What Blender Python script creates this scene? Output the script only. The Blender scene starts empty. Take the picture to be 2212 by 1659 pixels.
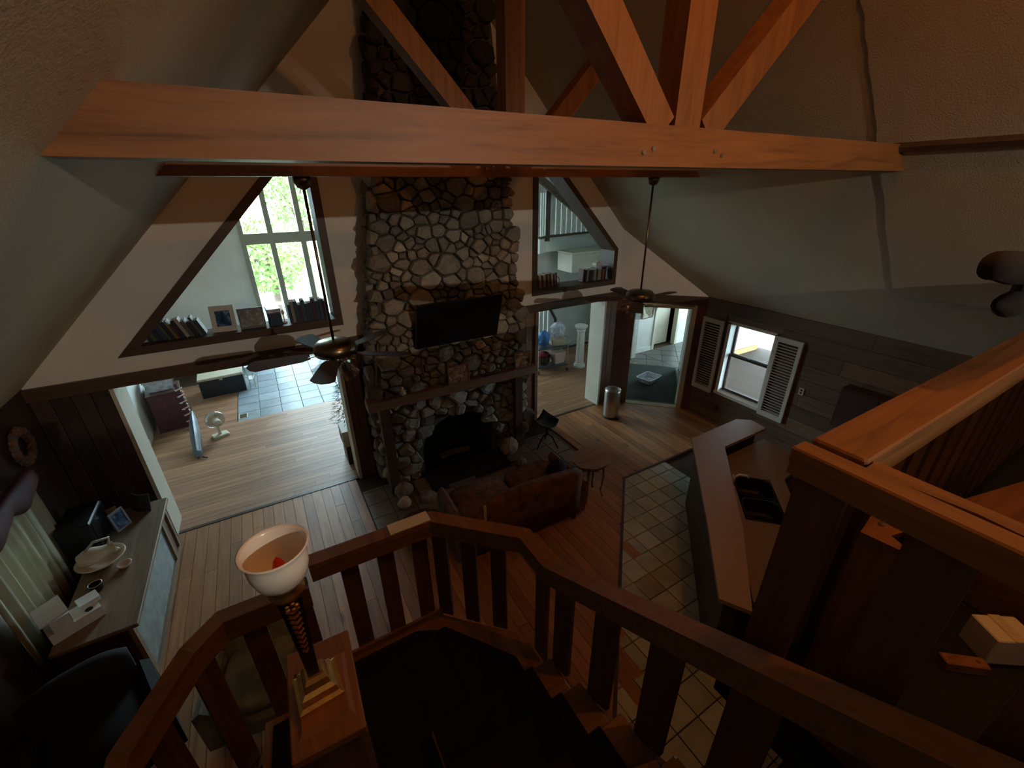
import bpy, bmesh, math, random
import numpy as np
from mathutils import Matrix, Vector
from mathutils.geometry import tessellate_polygon

random.seed(7)
RNG = np.random.RandomState(7)
scene = bpy.context.scene
C = scene.collection

# ------------------------------------------------------------------ camera
EYE = 4.14
cam_d = bpy.data.cameras.new('camera')
cam = bpy.data.objects.new('camera', cam_d); C.objects.link(cam)
cam_d.sensor_width = 36.0
cam_d.lens = 14.970
cam_d.clip_start = 0.02; cam_d.clip_end = 200
_r = Vector((0.864098, -0.503221, -0.010213)); _u = Vector((0.218753, 0.357199, 0.908051)); _f = Vector((0.453302, 0.786879, -0.418735))
cam.matrix_world = Matrix(((_r.x, _u.x, -_f.x, 0), (_r.y, _u.y, -_f.y, 0), (_r.z, _u.z, -_f.z, EYE), (0, 0, 0, 1)))
scene.camera = cam

# ------------------------------------------------------------------ world, lights, exposure
world = bpy.data.worlds.new('world'); scene.world = world; world.use_nodes = True
bg = world.node_tree.nodes['Background']
bg.inputs[0].default_value = (0.62, 0.86, 1.0, 1); bg.inputs[1].default_value = 43.0
def bulb(name, loc, watts, col, r):
    d = bpy.data.lights.new(name, 'POINT'); d.energy = watts; d.color = col; d.shadow_soft_size = r
    o = bpy.data.objects.new(name, d); o.location = loc; C.objects.link(o)
bulb('pendant_bulb', (2.5, -4.5, 4.86), 640.0, (1.0, 0.88, 0.72), 0.02)      # shaded pendant at the back of the loft
bulb('ridge_bulb', (2.20, 0.30, 6.00), 88.0, (1.0, 0.34, 0.06), 0.05)        # orange bulb hanging from the ridge above the loft
def portal(loc, rot, sx, sy):
    a = bpy.data.lights.new('daylight_portal', 'AREA'); a.shape = 'RECTANGLE'; a.size = sx; a.size_y = sy
    a.cycles.is_portal = True
    o = bpy.data.objects.new('daylight_portal', a); o.location = loc; o.rotation_euler = rot; C.objects.link(o)
portal((1.1, 12.72, 2.6), (-math.pi/2, 0, 0), 3.2, 5.2)      # glazed wall of the far room
portal((7.2, 3.92, 1.3), (0, math.pi/2, 0), 1.5, 1.1)         # window between the shutters
scene.view_settings.view_transform = 'Standard'
scene.view_settings.look = 'None'
scene.view_settings.gamma = 1.0
scene.view_settings.use_curve_mapping = False
scene.view_settings.exposure = -0.80
scene.cycles.max_bounces = 8
scene.cycles.diffuse_bounces = 5
scene.cycles.use_denoising = True
scene.cycles.sample_clamp_indirect = 6.0

# ------------------------------------------------------------------ materials
MATS = {}
def _nodes(name, col, rough=0.6, metal=0.0):
    m = bpy.data.materials.new(name); m.use_nodes = True
    nt = m.node_tree; b = nt.nodes['Principled BSDF']
    b.inputs['Base Color'].default_value = (*col, 1); b.inputs['Roughness'].default_value = rough; b.inputs['Metallic'].default_value = metal
    MATS[name] = m
    return m, nt, b
def mapping(nt, scale, rot=(0, 0, 0), rnd=True):
    g = nt.nodes.new('ShaderNodeNewGeometry'); mp = nt.nodes.new('ShaderNodeMapping')
    mp.inputs['Scale'].default_value = scale; mp.inputs['Rotation'].default_value = rot
    if rnd:
        oi = nt.nodes.new('ShaderNodeObjectInfo'); ml = nt.nodes.new('ShaderNodeMath'); ml.operation = 'MULTIPLY'; ml.inputs[1].default_value = 37.0
        nt.links.new(oi.outputs['Random'], ml.inputs[0])
        ad = nt.nodes.new('ShaderNodeVectorMath'); ad.operation = 'ADD'
        nt.links.new(g.outputs['Position'], ad.inputs[0]); nt.links.new(ml.outputs[0], ad.inputs[1])
        nt.links.new(ad.outputs[0], mp.inputs['Vector'])
    else:
        nt.links.new(g.outputs['Position'], mp.inputs['Vector'])
    return mp
def noise(nt, mp, scale, detail=4, rough=0.55, dist=0.0):
    n = nt.nodes.new('ShaderNodeTexNoise'); n.inputs['Scale'].default_value = scale; n.inputs['Detail'].default_value = detail
    n.inputs['Roughness'].default_value = rough; n.inputs['Distortion'].default_value = dist
    nt.links.new(mp.outputs[0], n.inputs['Vector']); return n
def ramp(nt, fac, stops):
    r = nt.nodes.new('ShaderNodeValToRGB'); e = r.color_ramp.elements
    while len(e) < len(stops): e.new(0.5)
    for k, (p, c) in enumerate(stops): e[k].position = p; e[k].color = (*c, 1)
    nt.links.new(fac, r.inputs[0]); return r
def bump(nt, b, h, strength, dist=0.01):
    bp = nt.nodes.new('ShaderNodeBump'); bp.inputs['Strength'].default_value = strength; bp.inputs['Distance'].default_value = dist
    nt.links.new(h, bp.inputs['Height']); nt.links.new(bp.outputs[0], b.inputs['Normal'])
def sc(c, k): return tuple(min(1, x * k) for x in c)
def mat_plain(name, col, rough=0.6, metal=0.0, var=0.12, scale=6.0, bmp=0.0):
    m, nt, b = _nodes(name, col, rough, metal)
    n = noise(nt, mapping(nt, (1, 1, 1)), scale)
    r = ramp(nt, n.outputs[0], [(0.3, sc(col, 1 - var)), (0.7, sc(col, 1 + var))])
    nt.links.new(r.outputs[0], b.inputs['Base Color'])
    if bmp: bump(nt, b, n.outputs[0], bmp)
    return m
def mat_wood(name, col, axis='Y', rough=0.45, dark=0.55, vary=0.35, knots=True, rnd=True):
    """wood grain running along a world axis, each piece with its own tone"""
    m, nt, b = _nodes(name, col, rough)
    s = {'X': (0.12, 1.6, 1.6), 'Y': (1.6, 0.12, 1.6), 'Z': (1.6, 1.6, 0.12)}[axis]
    mp = mapping(nt, s, rnd=rnd)
    n = noise(nt, mp, 14, 6, 0.62, 0.6)
    r = ramp(nt, n.outputs[0], [(0.25, sc(col, dark)), (0.5, col), (0.78, sc(col, 1.3))])
    out = r.outputs[0]
    if knots:
        v = nt.nodes.new('ShaderNodeTexVoronoi'); v.inputs['Scale'].default_value = 2.2
        k2 = {'X': (0.35, 1, 1), 'Y': (1, 0.35, 1), 'Z': (1, 1, 0.35)}[axis]
        nt.links.new(mapping(nt, k2, rnd=rnd).outputs[0], v.inputs['Vector'])
        kr = ramp(nt, v.outputs['Distance'], [(0.03, (0.25, 0.2, 0.18)), (0.09, (1, 1, 1))])
        mx = nt.nodes.new('ShaderNodeMix'); mx.data_type = 'RGBA'; mx.blend_type = 'MULTIPLY'; mx.inputs[0].default_value = 0.8
        nt.links.new(out, mx.inputs[6]); nt.links.new(kr.outputs[0], mx.inputs[7]); out = mx.outputs[2]
    oi = nt.nodes.new('ShaderNodeObjectInfo')
    hs = nt.nodes.new('ShaderNodeHueSaturation')
    mr = nt.nodes.new('ShaderNodeMapRange'); mr.inputs['To Min'].default_value = 1 - vary; mr.inputs['To Max'].default_value = 1 + vary
    nt.links.new(oi.outputs['Random'], mr.inputs['Value']); nt.links.new(mr.outputs[0], hs.inputs['Value'])
    nt.links.new(out, hs.inputs['Color']); nt.links.new(hs.outputs[0], b.inputs['Base Color'])
    bump(nt, b, n.outputs[0], 0.15, 0.004)
    return m
def mat_tile(name, col, vary=0.18, rough=0.4, scale=3.0):
    m, nt, b = _nodes(name, col, rough)
    n = noise(nt, mapping(nt, (1, 1, 1)), scale, 6, 0.6, 0.4)
    r = ramp(nt, n.outputs[0], [(0.3, sc(col, 0.72)), (0.55, col), (0.75, sc(col, 1.18))])
    oi = nt.nodes.new('ShaderNodeObjectInfo'); hs = nt.nodes.new('ShaderNodeHueSaturation')
    mr = nt.nodes.new('ShaderNodeMapRange'); mr.inputs['To Min'].default_value = 1 - vary; mr.inputs['To Max'].default_value = 1 + vary
    nt.links.new(oi.outputs['Random'], mr.inputs['Value']); nt.links.new(mr.outputs[0], hs.inputs['Value'])
    nt.links.new(r.outputs[0], hs.inputs['Color']); nt.links.new(hs.outputs[0], b.inputs['Base Color'])
    bump(nt, b, n.outputs[0], 0.12, 0.004)
    return m
def mat_glass(name, tint=(1, 1, 1), gloss=0.06, rough=0.02):
    m = bpy.data.materials.new(name); m.use_nodes = True; nt = m.node_tree
    nt.nodes.remove(nt.nodes['Principled BSDF']); o = nt.nodes['Material Output']
    t = nt.nodes.new('ShaderNodeBsdfTransparent'); t.inputs[0].default_value = (*tint, 1)
    g = nt.nodes.new('ShaderNodeBsdfGlossy'); g.inputs['Roughness'].default_value = rough
    x = nt.nodes.new('ShaderNodeMixShader'); x.inputs[0].default_value = gloss
    nt.links.new(t.outputs[0], x.inputs[1]); nt.links.new(g.outputs[0], x.inputs[2]); nt.links.new(x.outputs[0], o.inputs[0])
    MATS[name] = m; return m

# plaster with a rough trowelled relief
def mat_plaster(name, col, bstr, scale):
    m, nt, b = _nodes(name, col, 0.9)
    mp = mapping(nt, (1, 1, 1), rnd=False)
    n = noise(nt, mp, scale, 5, 0.65); n2 = noise(nt, mp, 0.9, 3)
    r = ramp(nt, n2.outputs[0], [(0.3, sc(col, 0.88)), (0.7, sc(col, 1.06))])
    nt.links.new(r.outputs[0], b.inputs['Base Color']); bump(nt, b, n.outputs[0], bstr, 0.02)
mat_plaster('ceiling_plaster', (0.50, 0.43, 0.315), 0.35, 75)
mat_plaster('wall_white', (0.86, 0.84, 0.80), 0.12, 30)
mat_plaster('wall_pale', (0.72, 0.76, 0.72), 0.1, 30)
mat_wood('truss_x', (0.25, 0.105, 0.032), 'X', 0.5, 0.5, 0.1)
mat_wood('truss_z', (0.25, 0.105, 0.032), 'Z', 0.5, 0.5, 0.12)
mat_wood('truss_y', (0.25, 0.105, 0.032), 'Y', 0.5, 0.5, 0.12)
mat_wood('trim_x', (0.085, 0.05, 0.03), 'X', 0.5, 0.6, 0.1, False)
mat_wood('trim_z', (0.085, 0.05, 0.03), 'Z', 0.5, 0.6, 0.1, False)
mat_wood('panel_z', (0.055, 0.032, 0.023), 'Z', 0.45, 0.55, 0.3)
mat_wood('panel_y', (0.14, 0.085, 0.05), 'Y', 0.5, 0.5, 0.35)
mat_wood('panel_red', (0.135, 0.062, 0.042), 'Z', 0.4, 0.5, 0.2)
mat_wood('pine_y', (0.38, 0.165, 0.06), 'Y', 0.45, 0.6, 0.28)
mat_wood('pine_x', (0.33, 0.17, 0.09), 'X', 0.48, 0.6, 0.22)
mat_wood('oak_z', (0.125, 0.05, 0.02), 'Z', 0.5, 0.5, 0.15)
mat_wood('oak_x', (0.20, 0.094, 0.032), 'X', 0.4, 0.5, 0.15)
mat_wood('oak_y', (0.20, 0.094, 0.032), 'Y', 0.4, 0.5, 0.15)
mat_wood('dark_wood', (0.06, 0.032, 0.02), 'X', 0.4, 0.5, 0.15, False)
mat_wood('dark_wood_z', (0.06, 0.032, 0.02), 'Z', 0.4, 0.5, 0.15, False)
mat_wood('mantel_wood', (0.28, 0.16, 0.10), 'X', 0.6, 0.5, 0.1)
mat_wood('plank_top', (0.25, 0.18, 0.11), 'Y', 0.55, 0.6, 0.1)
mat_wood('ridge_wood', (0.1, 0.06, 0.03), 'Y', 0.5, 0.6, 0.1)
mat_wood('deck_wood', (0.26, 0.255, 0.23), 'X', 0.7, 0.7, 0.15, False)
mat_wood('fascia_wood', (0.62, 0.36, 0.12), 'X', 0.6, 0.7, 0.1, False)
mat_plain('cream_paint', (0.62, 0.58, 0.46), 0.5, var=0.05)
mat_plain('white_paint', (0.78, 0.78, 0.74), 0.5, var=0.04)
mat_plain('shutter_paint', (0.60, 0.60, 0.52), 0.5, var=0.05)
mat_plain('mortar', (0.11, 0.095, 0.075), 0.95, var=0.3, scale=30, bmp=0.6)
mat_plain('soot', (0.012, 0.010, 0.009), 0.95, var=0.2)
mat_plain('grout', (0.10, 0.09, 0.075), 0.9)
mat_plain('subfloor', (0.06, 0.035, 0.02), 0.9)
mat_tile('slate_blue', (0.25, 0.30, 0.33), 0.2, 0.42)
mat_tile('hearth_tile', (0.20, 0.17, 0.135), 0.14, 0.5)
mat_tile('kitchen_tile', (0.50, 0.53, 0.44), 0.2, 0.45)
mat_tile('hall_tile', (0.12, 0.12, 0.105), 0.14, 0.4)
for k, c in enumerate([(0.28, 0.25, 0.20), (0.35, 0.315, 0.255), (0.20, 0.175, 0.14), (0.42, 0.38, 0.31), (0.29, 0.24, 0.185)]):
    m = mat_tile('stone_%d' % k, c, 0.3, 0.9, 9.0)
mat_tile('stone_dark', (0.05, 0.042, 0.034), 0.45, 0.9, 9.0)  # darker tone for the upper chimney stones
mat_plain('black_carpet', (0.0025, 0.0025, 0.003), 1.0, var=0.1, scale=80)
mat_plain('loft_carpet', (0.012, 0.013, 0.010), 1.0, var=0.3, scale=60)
mat_plain('mat_green', (0.02, 0.027, 0.02), 1.0, var=0.45, scale=70, bmp=0.5)
mat_plain('tv_black', (0.006, 0.006, 0.008), 0.25, var=0.05)
mat_plain('black_plastic', (0.012, 0.012, 0.014), 0.45, var=0.1)
mat_plain('black_iron', (0.015, 0.014, 0.013), 0.5, 0.6, 0.1)
mat_plain('chest_black', (0.02, 0.028, 0.035), 0.5, var=0.2)
mat_plain('brass', (0.22, 0.165, 0.10), 0.3, 1.0, 0.1)
mat_plain('gold', (0.75, 0.45, 0.14), 0.35, 0.9, 0.2, 40)
mat_plain('steel', (0.52, 0.50, 0.46), 0.33, 0.95, 0.06)
mat_plain('laminate', (0.46, 0.34, 0.25), 0.45, var=0.04)
mat_plain('laminate_low', (0.30, 0.22, 0.14), 0.5, var=0.05)
mat_plain('white_ceramic', (0.72, 0.62, 0.48), 0.25, var=0.06)
mat_plain('cream_plastic', (0.70, 0.66, 0.50), 0.4, var=0.03)
mat_plain('white_box', (0.74, 0.72, 0.64), 0.6, var=0.05)
mat_plain('blade_wood', (0.075, 0.04, 0.025), 0.7, var=0.25, scale=8)
mat_plain('pages', (0.62, 0.56, 0.42), 0.8, var=0.1, scale=40)
m = mat_plain('curtain', (0.46, 0.44, 0.30), 0.95, var=0.15, scale=4)
m.node_tree.nodes['Principled BSDF'].inputs['Transmission Weight'].default_value = 0.12
mat_plain('red_bulb', (0.75, 0.03, 0.01), 0.3, var=0.05)
mat_plain('leaf', (0.16, 0.26, 0.05), 0.7, var=0.4, scale=1.5)
mat_plain('conifer', (0.02, 0.06, 0.025), 0.8, var=0.4, scale=8)
mat_plain('bark', (0.10, 0.07, 0.05), 0.9, var=0.3)
mat_plain('concrete', (0.5, 0.5, 0.47), 0.9, var=0.1)
mat_plain('ground', (0.30, 0.32, 0.22), 0.95, var=0.25)
mat_plain('grey_metal', (0.10, 0.11, 0.12), 0.4, 0.5, 0.15)
mat_plain('teal_glass', (0.22, 0.30, 0.29), 0.18, var=0.25, scale=10)
mat_plain('sofa_rust', (0.14, 0.065, 0.032), 0.95, var=0.55, scale=9, bmp=0.2)
mat_plain('sage_fabric', (0.30, 0.32, 0.24), 0.95, var=0.35, scale=7, bmp=0.2)
mat_plain('dark_fabric', (0.008, 0.009, 0.011), 0.9, var=0.6, scale=5)
mat_plain('brick_red', (0.16, 0.07, 0.05), 0.9, var=0.2, scale=20)
mat_plain('bag_blue', (0.06, 0.22, 0.55), 0.35, var=0.5, scale=9)
mat_plain('bag_clear', (0.55, 0.60, 0.68), 0.25, var=0.35, scale=12)
mat_plain('cardboard', (0.5, 0.44, 0.3), 0.8, var=0.06)
mat_plain('red_cloth', (0.22, 0.02, 0.03), 0.8, var=0.3)
mat_plain('pink_box', (0.62, 0.50, 0.44), 0.7, var=0.1)
mat_plain('burgundy', (0.10, 0.03, 0.04), 0.7, var=0.3)
mat_plain('silver_grey', (0.35, 0.36, 0.38), 0.5, var=0.2)
mat_glass('pane')
mat_glass('crystal', (0.85, 0.87, 0.85), 0.32, 0.12)
mat_glass('fan_cage', (0.75, 0.75, 0.72), 0.4, 0.25)
BOOKC = [(0.04, 0.05, 0.07), (0.03, 0.03, 0.035), (0.10, 0.03, 0.025), (0.03, 0.06, 0.12), (0.22, 0.16, 0.09), (0.09, 0.11, 0.08), (0.30, 0.27, 0.22), (0.06, 0.03, 0.05), (0.42, 0.38, 0.32), (0.05, 0.09, 0.16)]
for k, c in enumerate(BOOKC): mat_plain('book_%d' % k, c, 0.6, var=0.15)
# frosted glass of the lamp bowl
m, nt, b = _nodes('frosted_glass', (0.88, 0.86, 0.80), 0.22)
b.inputs['Subsurface Weight'].default_value = 0.5; b.inputs['Subsurface Radius'].default_value = (0.04, 0.03, 0.02)
# picture surfaces: soft blotches of colour
def mat_picture(name, stops, scale=9):
    m, nt, b = _nodes(name, (0.5, 0.4, 0.3), 0.35)
    n = noise(nt, mapping(nt, (1, 1, 1)), scale, 4, 0.6, 0.8)
    r = ramp(nt, n.outputs[0], stops); nt.links.new(r.outputs[0], b.inputs['Base Color'])
mat_picture('photo_sepia', [(0.35, (0.16, 0.07, 0.04)), (0.5, (0.45, 0.24, 0.14)), (0.62, (0.72, 0.62, 0.48))], 14)
mat_picture('photo_blue', [(0.35, (0.01, 0.02, 0.03)), (0.5, (0.02, 0.09, 0.25)), (0.65, (0.25, 0.35, 0.45))], 12)
mat_picture('photo_grey', [(0.35, (0.12, 0.12, 0.12)), (0.55, (0.25, 0.25, 0.24)), (0.68, (0.55, 0.52, 0.48))], 14)
mat_picture('photo_floral', [(0.35, (0.4, 0.3, 0.2)), (0.55, (0.6, 0.55, 0.42)), (0.7, (0.35, 0.12, 0.08))], 16)

# ------------------------------------------------------------------ mesh helpers
class MB:
    def __init__(s): s.v = []; s.f = []
    def add(s, vs, fs):
        o = len(s.v); s.v += [tuple(p) for p in vs]; s.f += [tuple(i + o for i in f) for f in fs]; return s
    def box(s, a, b):
        x0, y0, z0 = a; x1, y1, z1 = b
        return s.add([(x0,y0,z0),(x1,y0,z0),(x1,y1,z0),(x0,y1,z0),(x0,y0,z1),(x1,y0,z1),(x1,y1,z1),(x0,y1,z1)],
                     [(0,3,2,1),(4,5,6,7),(0,1,5,4),(1,2,6,5),(2,3,7,6),(3,0,4,7)])
    def bbox(s, a, b, r=0.006):
        """box with a chamfer on its upper and vertical edges"""
        x0, y0, z0 = a; x1, y1, z1 = b
        def ring(i, z): return [(x0+r+i-r*0,y0+i,z),(x1-r-i,y0+i,z),(x1-i,y0+r+i,z),(x1-i,y1-r-i,z),(x1-r-i,y1-i,z),(x0+r+i,y1-i,z),(x0+i,y1-r-i,z),(x0+i,y0+r+i,z)]
        return s.loft([ring(0, z0), ring(0, z1 - r), ring(r, z1)], True, True)
    def loft(s, rings, cap0=True, cap1=True, closed=True):
        o = len(s.v); n = len(rings[0])
        for r in rings: s.v += [tuple(p) for p in r]
        for k in range(len(rings) - 1):
            for i in range(n if closed else n - 1):
                j = (i + 1) % n
                s.f.append((o+k*n+i, o+k*n+j, o+(k+1)*n+j, o+(k+1)*n+i))
        if cap0: s.f.append(tuple(o + i for i in reversed(range(n))))
        if cap1: s.f.append(tuple(o + (len(rings)-1)*n + i for i in range(n)))
        return s
    def prism(s, poly, fn, w0, w1):
        """polygon (u,v) between depths w0 and w1, placed by fn(u,v,w)"""
        return s.loft([[fn(u, v, w0) for u, v in poly], [fn(u, v, w1) for u, v in poly]])
    def holed(s, outline, holes, fn, w0, w1):
        loops = [[Vector((u, v, 0)) for u, v in outline]] + [[Vector((u, v, 0)) for u, v in h] for h in holes]
        flat = [p for l in loops for p in l]; tris = tessellate_polygon(loops)
        for w in (w0, w1): s.add([fn(p.x, p.y, w) for p in flat], [t if w == w0 else t[::-1] for t in tris])
        for l in loops:
            n = len(l)
            s.add([fn(p.x, p.y, w0) for p in l] + [fn(p.x, p.y, w1) for p in l], [(i, (i+1) % n, n + (i+1) % n, n + i) for i in range(n)])
        return s
    def tube(s, pts, r, n=8, cap=True):
        pts = [Vector(p) for p in pts]; rr = r if isinstance(r, (list, tuple)) else [r] * len(pts)
        rings = []; ref = None
        for k, p in enumerate(pts):
            d = (pts[min(k+1, len(pts)-1)] - pts[max(k-1, 0)]).normalized()
            if ref is None: ref = d.orthogonal().normalized()
            ref = (ref - d * ref.dot(d)).normalized(); w = d.cross(ref)
            rings.append([p + (ref * math.cos(2*math.pi*i/n) + w * math.sin(2*math.pi*i/n)) * rr[k] for i in range(n)])
        return s.loft(rings, cap, cap)
    def lathe(s, prof, c=(0, 0, 0), n=24, cap0=False, cap1=False):
        return s.loft([[(c[0] + r*math.cos(2*math.pi*i/n), c[1] + r*math.sin(2*math.pi*i/n), c[2] + z) for i in range(n)] for r, z in prof], cap0, cap1)
    def bar(s, a, b, w, h, up=(0, 0, 1)):
        """rectangular bar from a to b, width w sideways and height h along up"""
        a = Vector(a); b = Vector(b); d = (b - a).normalized(); u = Vector(up); side = d.cross(u).normalized(); u = side.cross(d).normalized()
        q = [(-w/2, -h/2), (w/2, -h/2), (w/2, h/2), (-w/2, h/2)]
        return s.loft([[a + side*i + u*j for i, j in q], [b + side*i + u*j for i, j in q]])
def build(mb, name, mat, parent=None, smooth=False, loc=None, kind=None, label=None):
    me = bpy.data.meshes.new(name); me.from_pydata(mb.v, [], mb.f)
    bm = bmesh.new(); bm.from_mesh(me); bmesh.ops.recalc_face_normals(bm, faces=bm.faces); bm.to_mesh(me); bm.free()
    if smooth:
        for p in me.polygons: p.use_smooth = True
    me.materials.append(MATS[mat])
    o = bpy.data.objects.new(name, me); C.objects.link(o)
    if parent is not None: o.parent = parent
    if loc is not None: o.location = loc
    if kind: o['kind'] = kind
    if label: o['label'] = label
    return o
def tag(o, label, cat, group=None):
    o['label'] = label; o['category'] = cat
    if group: o['group'] = group
    return o
def thing(name, label, cat, loc=(0, 0, 0), rz=0.0, group=None):
    o = bpy.data.objects.new(name, None); C.objects.link(o); o.empty_display_size = 0.05
    o.location = loc; o.rotation_euler = (0, 0, rz); return tag(o, label, cat, group)
def struct(mb, name, mat, label, smooth=False):
    o = build(mb, name, mat, kind='structure', smooth=smooth); o['label'] = label; return o
def piece(me, name, parent, loc, scl=(1, 1, 1), rz=0.0, mat=None):
    o = bpy.data.objects.new(name, me); C.objects.link(o); o.parent = parent; o.location = loc; o.scale = scl; o.rotation_euler = (0, 0, rz)
    return o
def dup(root, loc, rz=None, label=None):
    r = root.copy(); C.objects.link(r); r.location = loc
    if rz is not None: r.rotation_euler = (0, 0, rz)
    if label: r['label'] = label
    for ch in list(root.children):
        c = ch.copy(); C.objects.link(c); c.parent = r
        for g in list(ch.children):
            d = g.copy(); C.objects.link(d); d.parent = c
    return r
def unit_mesh(name, mat, r=0.0):
    mb = MB(); mb.box((-0.5, -0.5, -1), (0.5, 0.5, 0)); me = bpy.data.meshes.new(name); me.from_pydata(mb.v, [], mb.f); me.materials.append(MATS[mat]); return me
XZ = lambda u, v, w: (u, w, v)      # plane facing Y
YZ = lambda u, v, w: (w, u, v)      # plane facing X
XY = lambda u, v, w: (u, v, w)

# ------------------------------------------------------------------ room numbers
XL, XR, YF, WT = -2.40, 6.95, 6.00, 0.32           # left wall, right wall, gable wall and its thickness
XM, ZE, ZR = 2.275, 2.30, 6.975                    # ridge x, eave z, ridge z
YB = -6.0; LOFT = 2.54
def roof(x): return ZE + (x - XL) if x < XM else ZE + (XR - x)

# ------------------------------------------------------------------ polygon tools
def clip(poly, a, b, c):
    """keep the side a*x + b*y <= c of a convex polygon"""
    out = []; n = len(poly)
    for i in range(n):
        p, q = poly[i], poly[(i+1) % n]; dp = a*p[0]+b*p[1]-c; dq = a*q[0]+b*q[1]-c
        if dp <= 0: out.append(p)
        if (dp < 0 < dq) or (dq < 0 < dp):
            t = dp/(dp-dq); out.append((p[0]+t*(q[0]-p[0]), p[1]+t*(q[1]-p[1])))
    return out
def area(poly): return 0.5*abs(sum(poly[i][0]*poly[(i+1) % len(poly)][1]-poly[(i+1) % len(poly)][0]*poly[i][1] for i in range(len(poly))))
def inset(poly, d):
    n = len(poly); cx = sum(p[0] for p in poly)/n; cy = sum(p[1] for p in poly)/n
    out = list(poly)
    for i in range(n):
        p, q = poly[i], poly[(i+1) % n]; ex, ey = q[0]-p[0], q[1]-p[1]; l = math.hypot(ex, ey)
        if l < 1e-6: continue
        nx, ny = ey/l, -ex/l
        if nx*(cx-p[0]) + ny*(cy-p[1]) > 0: nx, ny = -nx, -ny
        out = clip(out, nx, ny, nx*p[0]+ny*p[1]-d)
        if len(out) < 3: return []
    return out
def offset(poly, d):
    """inner polygon with the same vertex order, each side moved in by d"""
    n = len(poly); cx = sum(p[0] for p in poly)/n; cy = sum(p[1] for p in poly)/n; L = []
    for i in range(n):
        p, q = poly[i], poly[(i+1) % n]; l = math.hypot(q[0]-p[0], q[1]-p[1]); nx, ny = (q[1]-p[1])/l, -(q[0]-p[0])/l
        if nx*(cx-p[0]) + ny*(cy-p[1]) > 0: nx, ny = -nx, -ny
        L.append((nx, ny, nx*p[0]+ny*p[1]-d))
    out = []
    for i in range(n):
        a, b, c = L[i-1]; e, f, g = L[i]; det = a*f-b*e
        out.append(((c*f-b*g)/det, (a*g-c*e)/det))
    return out
def poly_piece(poly, name, mat, parent, z0, z1, gap=0.004):
    p = inset(poly, gap)
    if len(p) < 3 or area(p) < 0.0008: return None
    q = inset(p, 0.003) or p
    mb = MB(); mb.loft([[(x, y, z0) for x, y in p], [(x, y, z1-0.003) for x, y in p]], True, False)
    if len(q) == len(p): mb.loft([[(x, y, z1-0.003) for x, y in p], [(x, y, z1) for x, y in q]], False, True)
    else: mb.add([(x, y, z1-0.003) for x, y in p], [tuple(range(len(p)))])
    return build(mb, name, mat, parent)
def tiles(parent, mat, size, rot, bounds, keep, org=(0, 0)):
    """tile grid turned by rot, clipped by the half-planes in keep"""
    ca, sa = math.cos(rot), math.sin(rot); x0, x1, y0, y1 = bounds; R = int(12/size)
    for i in range(-R, R):
        for j in range(-R, R):
            q = [((i+a)*size, (j+b)*size) for a, b in ((0,0),(1,0),(1,1),(0,1))]
            p = [(org[0]+ca*u-sa*v, org[1]+sa*u+ca*v) for u, v in q]
            if max(a for a, _ in p) < x0 or min(a for a, _ in p) > x1 or max(b for _, b in p) < y0 or min(b for _, b in p) > y1: continue
            for h in [(-1,0,-x0),(1,0,x1),(0,-1,-y0),(0,1,y1)] + keep:
                p = clip(p, *h)
                if len(p) < 3: break
            if len(p) >= 3 and area(p) > 0.002: poly_piece(p, 'floor_tile', mat, parent, -0.02, random.uniform(-0.001, 0.001), 0.005)

# ------------------------------------------------------------------ floors
floor = struct(MB().box((XL-0.3, YB-0.2, -0.12), (11.7, 12.8, -0.02)), 'floor', 'subfloor', 'boarded and tiled ground floor of the house')
U_pine_y = unit_mesh('floor_plank', 'pine_y'); U_pine_x = unit_mesh('floor_plank', 'pine_x')
PW = 0.13; ncol = int((XR-XL)/PW)+1
for k in range(ncol):
    x = XL + PW*(k+0.5)
    ymin = max(0.3, min(3.82, x-0.38)); ymax = 5.99 if x < 5.8 else 11.8-x
    if 0.58 < x < 4.07: ymax = 4.28
    if x > XR: continue
    y = ymin - random.uniform(0, 0.6) if ymin < 3.8 and x < 4.2 else ymin
    y = max(y, 0.2); y0 = y
    while y0 < ymax-0.02:
        y1 = min(ymax, y0 + random.uniform(1.5, 3.6))
        if ymax-y1 < 0.4: y1 = ymax
        piece(U_pine_y, 'floor_plank', floor, (x, (y0+y1)/2, random.uniform(-0.0015, 0)), (PW-0.004, y1-y0-0.004, 0.018)); y0 = y1
tiles(floor, 'hearth_tile', 0.31, 0, (0.6, 4.05, 4.3, 5.6), [], (0.6, 4.3))
tiles(floor, 'kitchen_tile', 0.256, 0, (0.9, 5.1, 0.5, 3.82), [(-1, 1, -0.38)], (2.925, 2.335))
build(MB().bar((0.68, 0.30, 0.004), (4.20, 3.82, 0.004), 0.035, 0.01), 'threshold_strip', 'dark_wood', floor)
build(MB().bar((4.18, 3.83, 0.004), (6.95, 3.83, 0.004), 0.035, 0.01), 'threshold_strip', 'dark_wood', floor)
build(MB().box((-1.74, 5.98, -0.02), (0.67, 6.03, 0.006)), 'threshold_strip', 'dark_wood', floor)
build(MB().box((3.93, 5.98, -0.02), (5.46, 6.03, 0.006)), 'threshold_strip', 'dark_wood', floor)
PX = 0.105
for k in range(int((12.6-6.035)/PX)):
    y = 6.035 + PX*(k+0.5); xe = 7.9 if y < 9.03 else -1.04
    if y > 11.6: continue
    x0 = XL
    while x0 < xe-0.02:
        x1 = min(xe, x0 + random.uniform(1.6, 3.4))
        if xe-x1 < 0.5: x1 = xe
        if not (x0 > 0.9 and x1 < 3.9): piece(U_pine_x, 'floor_plank', floor, ((x0+x1)/2, y, random.uniform(-0.001, 0)), (x1-x0-0.003, PX-0.003, 0.018))
        x0 = x1
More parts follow.
